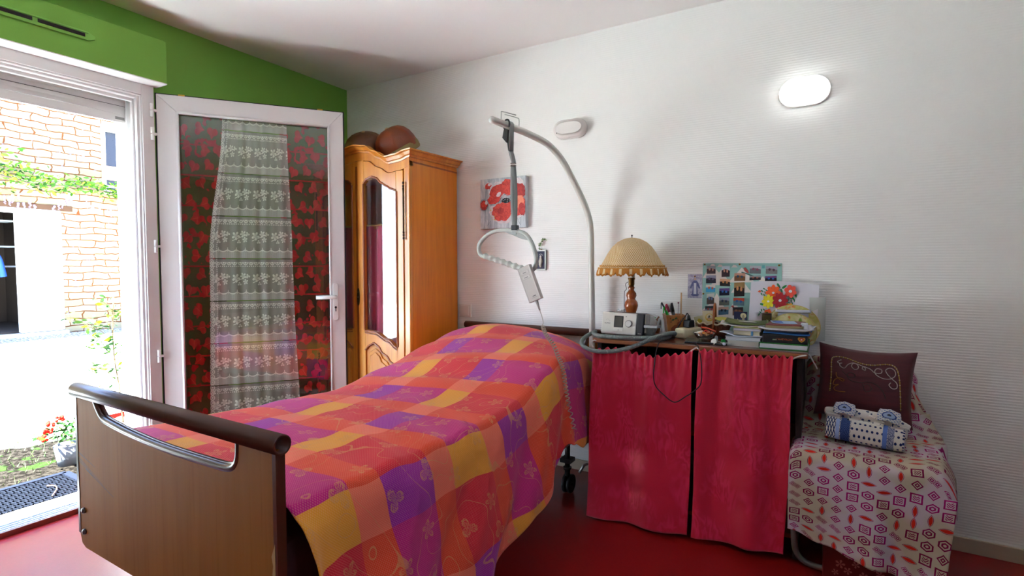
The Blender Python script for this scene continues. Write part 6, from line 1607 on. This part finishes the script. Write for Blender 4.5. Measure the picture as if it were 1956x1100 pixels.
# climbing plant on the facade
vn = thing('climbing_plant', (FX + .1, 1.4, -.085), 'wisteria-like climbing plant trained over the shed door', 'climbing plant')
st = curve([(FX + .06, 2.8, 2.50), (FX + .10, 2.3, 2.60), (FX + .12, 1.7, 2.68), (FX + .12, 1.1, 2.62), (FX + .14, .6, 2.72), (FX + .14, .1, 2.75), (FX + .1, -.9, 2.7)], 8)
b = MB(); b.tube(st, .022, n=8); b.tube(curve([(FX + .06, 2.82, -.1), (FX + .07, 2.85, 1.2), (FX + .06, 2.8, 2.50)], 6), .03, n=8); b.build('stem', plain('#5a4838', .9), vn)
rr = random.Random(21)
def leafquad(b, p, s, m):
    a, e = rr.uniform(0, 6.28), rr.uniform(-.6, .9); u_ = Vector((cos(a) * cos(e), sin(a) * cos(e), sin(e))) * s; w_ = u_.cross(Vector((rr.uniform(-1, 1), rr.uniform(-1, 1), rr.uniform(-1, 1)))).normalized() * s * .42
    b.mat = m; p = Vector(p); b._add([p - u_, p - u_ * .2 + w_, p + u_ * .4 + w_ * .8, p + u_, p + u_ * .4 - w_ * .8, p - u_ * .2 - w_], [(0, 1, 2, 3, 4, 5)])
b = MB()
for i in range(900):
    p = st[rr.randrange(len(st))]; left = max(0, (1.2 - p.y)) * .16
    leafquad(b, (p.x + rr.uniform(-.05, .22), p.y + rr.uniform(-.2, .2), p.z + rr.gauss(.02 + left * .4, .085 + left)), rr.uniform(.03, .065), rr.choice([0, 0, 1, 2]))
b.build('foliage', [plain('#3c6418', .8, spec=.1), plain('#6c8c20', .8, spec=.1), plain('#234014', .8, spec=.1)], vn)
for i in range(26):
    b = MB(); y = rr.uniform(.3, 2.6); c0 = Vector((FX + rr.uniform(.12, .25), y, rr.uniform(2.25, 2.55)))
    for k in range(8): b.ball(c0 + Vector((rr.uniform(-.012, .012), rr.uniform(-.012, .012), -.018 * k)), .020 - .0015 * k, 6, 4)
    b.build('lilac_flower', plain('#7c68a0', .8, spec=.1), vn)

# near the doorway: rubber mat, planter with rose, geranium pot
mtx = thing('door_mat', (-.64, -2.1, -.083), 'black rubber lattice door mat outside the patio door', 'door mat')
b = MB(); x0, x1, y0, y1 = -.86, -.43, -2.95, -1.475; zz = -.080
def strip(p, q, w_, h_=.012):
    d_ = (Vector(q) - Vector(p)); n_ = Vector((-d_.y, d_.x, 0)).normalized() * w_ / 2; P, Q = Vector(p), Vector(q)
    up = Vector((0, 0, h_)); b._add([P - n_, P + n_, Q + n_, Q - n_, P - n_ + up, P + n_ + up, Q + n_ + up, Q - n_ + up], [(0, 1, 2, 3), (7, 6, 5, 4), (0, 4, 5, 1), (1, 5, 6, 2), (2, 6, 7, 3), (3, 7, 4, 0)], smooth=False)
sp = .042; k = y0 - (x1 - x0) * .62
while k < y1 + (x1 - x0) * .62:
    for sg in (1, -1):
        pts = []
        sl = .62 * sg
        # line y = k + sl*(x-x0), clipped to the mat
        xa, xb = x0, x1; ya, yb = k, k + sl * (x1 - x0)
        if sg < 0: ya, yb = k + .62 * (x1 - x0), k
        lo_t, hi_t = 0.0, 1.0
        dy = yb - ya
        t0, t1 = sorted(((y0 - ya) / dy, (y1 - ya) / dy)); lo_t, hi_t = max(0, t0), min(1, t1)
        if hi_t - lo_t > .03: strip((xa + (xb - xa) * lo_t, ya + dy * lo_t, zz), (xa + (xb - xa) * hi_t, ya + dy * hi_t, zz), .012)
    k += sp
b.build('lattice', plain('#0d1018', .8, spec=.06), mtx)
b = MB(); ob = b
for p, q in (((x0, y0), (x0, y1)), ((x1, y0), (x1, y1)), ((x0, y0), (x1, y0)), ((x0, y1), (x1, y1))): strip((p[0], p[1], zz), (q[0], q[1], zz), .035, .016)
b.build('border', plain('#141824', .8, spec=.06), mtx)
tw = MB(); tw.tube(curve([(-.69, -1.62, -.06), (-.65, -1.60, -.058), (-.60, -1.605, -.058), (-.55, -1.63, -.06), (-.50, -1.66, -.06)], 6), .0025, n=6); tag(tw.build('twig', plain('#9a6a4c', .8)), 'curved brown twig lying on the rubber door mat', 'twig')
plt_ = thing('rose_planter', (-.60, -1.27, -.085), 'young rose bush in a square red plastic planter outside the door frame', 'potted plant')
Mpl = T(-.60, -1.262, -.085)
b = MB(Mpl); frus(b, .125, .158, 0, .34); b._add([(x * .125, y * .125, .002) for x, y in ((-1, -1), (1, -1), (1, 1), (-1, 1))], [(0, 1, 2, 3)]); b.build('planter', plain('#9c1c12', .6, spec=.15), plt_, solid=.008)
b = MB(Mpl); b.grid(lambda a, c: ((a - .5) * .29, (c - .5) * .29, .315 + .015 * noise.noise(Vector((a * 9, c * 9, 0)))), 14, 14); b.build('soil', plain('#4a4038', .95), plt_)
rr = random.Random(31); b = MB(); lf = MB()
stems = [curve([(-.60, -1.27, .22), (-.60, -1.285, .45), (-.61, -1.30, .62), (-.60, -1.31, .80), (-.60, -1.30, .98)], 6)]
for (z0, dy_, dz_, dx_) in ((.40, -.10, .06, -.05), (.50, -.14, .10, .04), (.56, -.10, .02, -.08), (.62, -.16, .12, 0), (.68, -.12, .06, .05), (.72, -.20, .16, -.03), (.80, -.18, .04, .03), (.85, .1, .1, 0), (.66, .10, .08, .0), (.50, .12, .1, .05), (.90, -.10, .10, 0), (.84, -.24, .06, -.04)):
    s0 = (-.60, -1.295, z0); stems.append(curve([s0, (s0[0] + dx_ * .5, s0[1] + dy_ * .5, z0 + dz_ * .7), (s0[0] + dx_, s0[1] + dy_, z0 + dz_)], 5))
for i, s_ in enumerate(stems):
    b.tube(s_, .0045 if i == 0 else .002, n=6)
    for p in s_[(14 if i == 0 else 2):]:
        for _ in range(2 if i else 2): leafquad(lf, (p.x + rr.uniform(-.03, .03), p.y + rr.uniform(-.035, .035), p.z + rr.uniform(-.03, .03)), rr.uniform(.012, .026), rr.choice([0, 0, 1, 2]))
b.build('stems', plain('#5c4a2c', .8), plt_); lf.build('foliage', [plain('#24421a', .7, spec=.15), plain('#7a8818', .7, spec=.15), plain('#3a581c', .7, spec=.15)], plt_)
gp = thing('geranium_pot', (-1.07, -1.385, -.085), 'red flowering geranium in a small grey pot, half hidden by the footboard', 'potted plant')
b = MB(T(-1.07, -1.385, -.085)); b.lathe([(0, 0), (.055, 0), (.075, .13), (.070, .13), (.052, .01), (0, .01)], n=24); b.build('pot', plain('#5c6066', .7, spec=.1), gp)
b = MB(T(-1.07, -1.385, -.085)); b.lathe([(0, .115), (.068, .115)], n=20); b.build('soil', plain('#3c342c', .9), gp)
b = MB(); rr = random.Random(9)
for i in range(140): leafquad(b, (-1.07 + rr.gauss(0, .06), -1.40 + rr.gauss(0, .07), .10 + rr.uniform(-.02, .10)), rr.uniform(.014, .024), rr.choice([0, 1]))
b.build('foliage', [plain('#1e4018', .8, spec=.1), plain('#42601c', .8, spec=.1)], gp)
b = MB()
for (x, y, z) in ((-1.05, -1.47, .20), (-1.03, -1.50, .16), (-1.08, -1.42, .22), (-1.02, -1.53, .13)):
    for k in range(9): b.ball((x + rr.uniform(-.02, .02), y + rr.uniform(-.02, .02), z + rr.uniform(-.015, .015)), .010, 7, 5)
b.build('red_blossoms', plain('#b01c10', .8, spec=.1), gp)
# thin grass along the edge of the bed of earth
b = MB(); rr = random.Random(17)
for i in range(2600):
    t = rr.random(); y = -3.4 + 3.2 * t; x = -1.80 - (-(y + 1.3)) * .33 * -1 * -1 + rr.gauss(0, .07) if rr.random() < .72 else rr.uniform(-1.7, -.95)
    z = -.086; h_ = rr.uniform(.012, .05); a = rr.uniform(0, 6.28); w_ = .003
    b._add([(x - w_ * cos(a), y - w_ * sin(a), z), (x + w_ * cos(a), y + w_ * sin(a), z), (x + rr.uniform(-.02, .02), y + rr.uniform(-.02, .02), z + h_)], [(0, 1, 2)])
tag(b.build('grass', plain('#3c5a18', .8)), 'thin grass along the edge of the earth bed outside the patio door', 'grass', kind='stuff')

# repeats share a group
GROUPS = {'pen': 'pens in the wooden pot', 'storage_box': 'boxes on the shed shelves', 'leather_hat': 'hats on the armoire', 'greeting_card': 'cards in the wicker basket',
          'round_place_mat': 'round place mats behind the right stack', 'desk_curtain': 'crimson curtains of the desk', 'curtain_string': 'white cords of the desk curtains',
          'red_voile_curtain': 'red curtains on the glass door', 'door_cloth': 'cloths inside the armoire doors', 'book': 'books in the middle stack', 'bulkhead_light': 'oval lamps on the white wall'}
for o in SC.objects:
    k = o.name.split('.')[0]
    if o.parent is None and k in GROUPS and 'group' not in o: o['group'] = GROUPS[k]
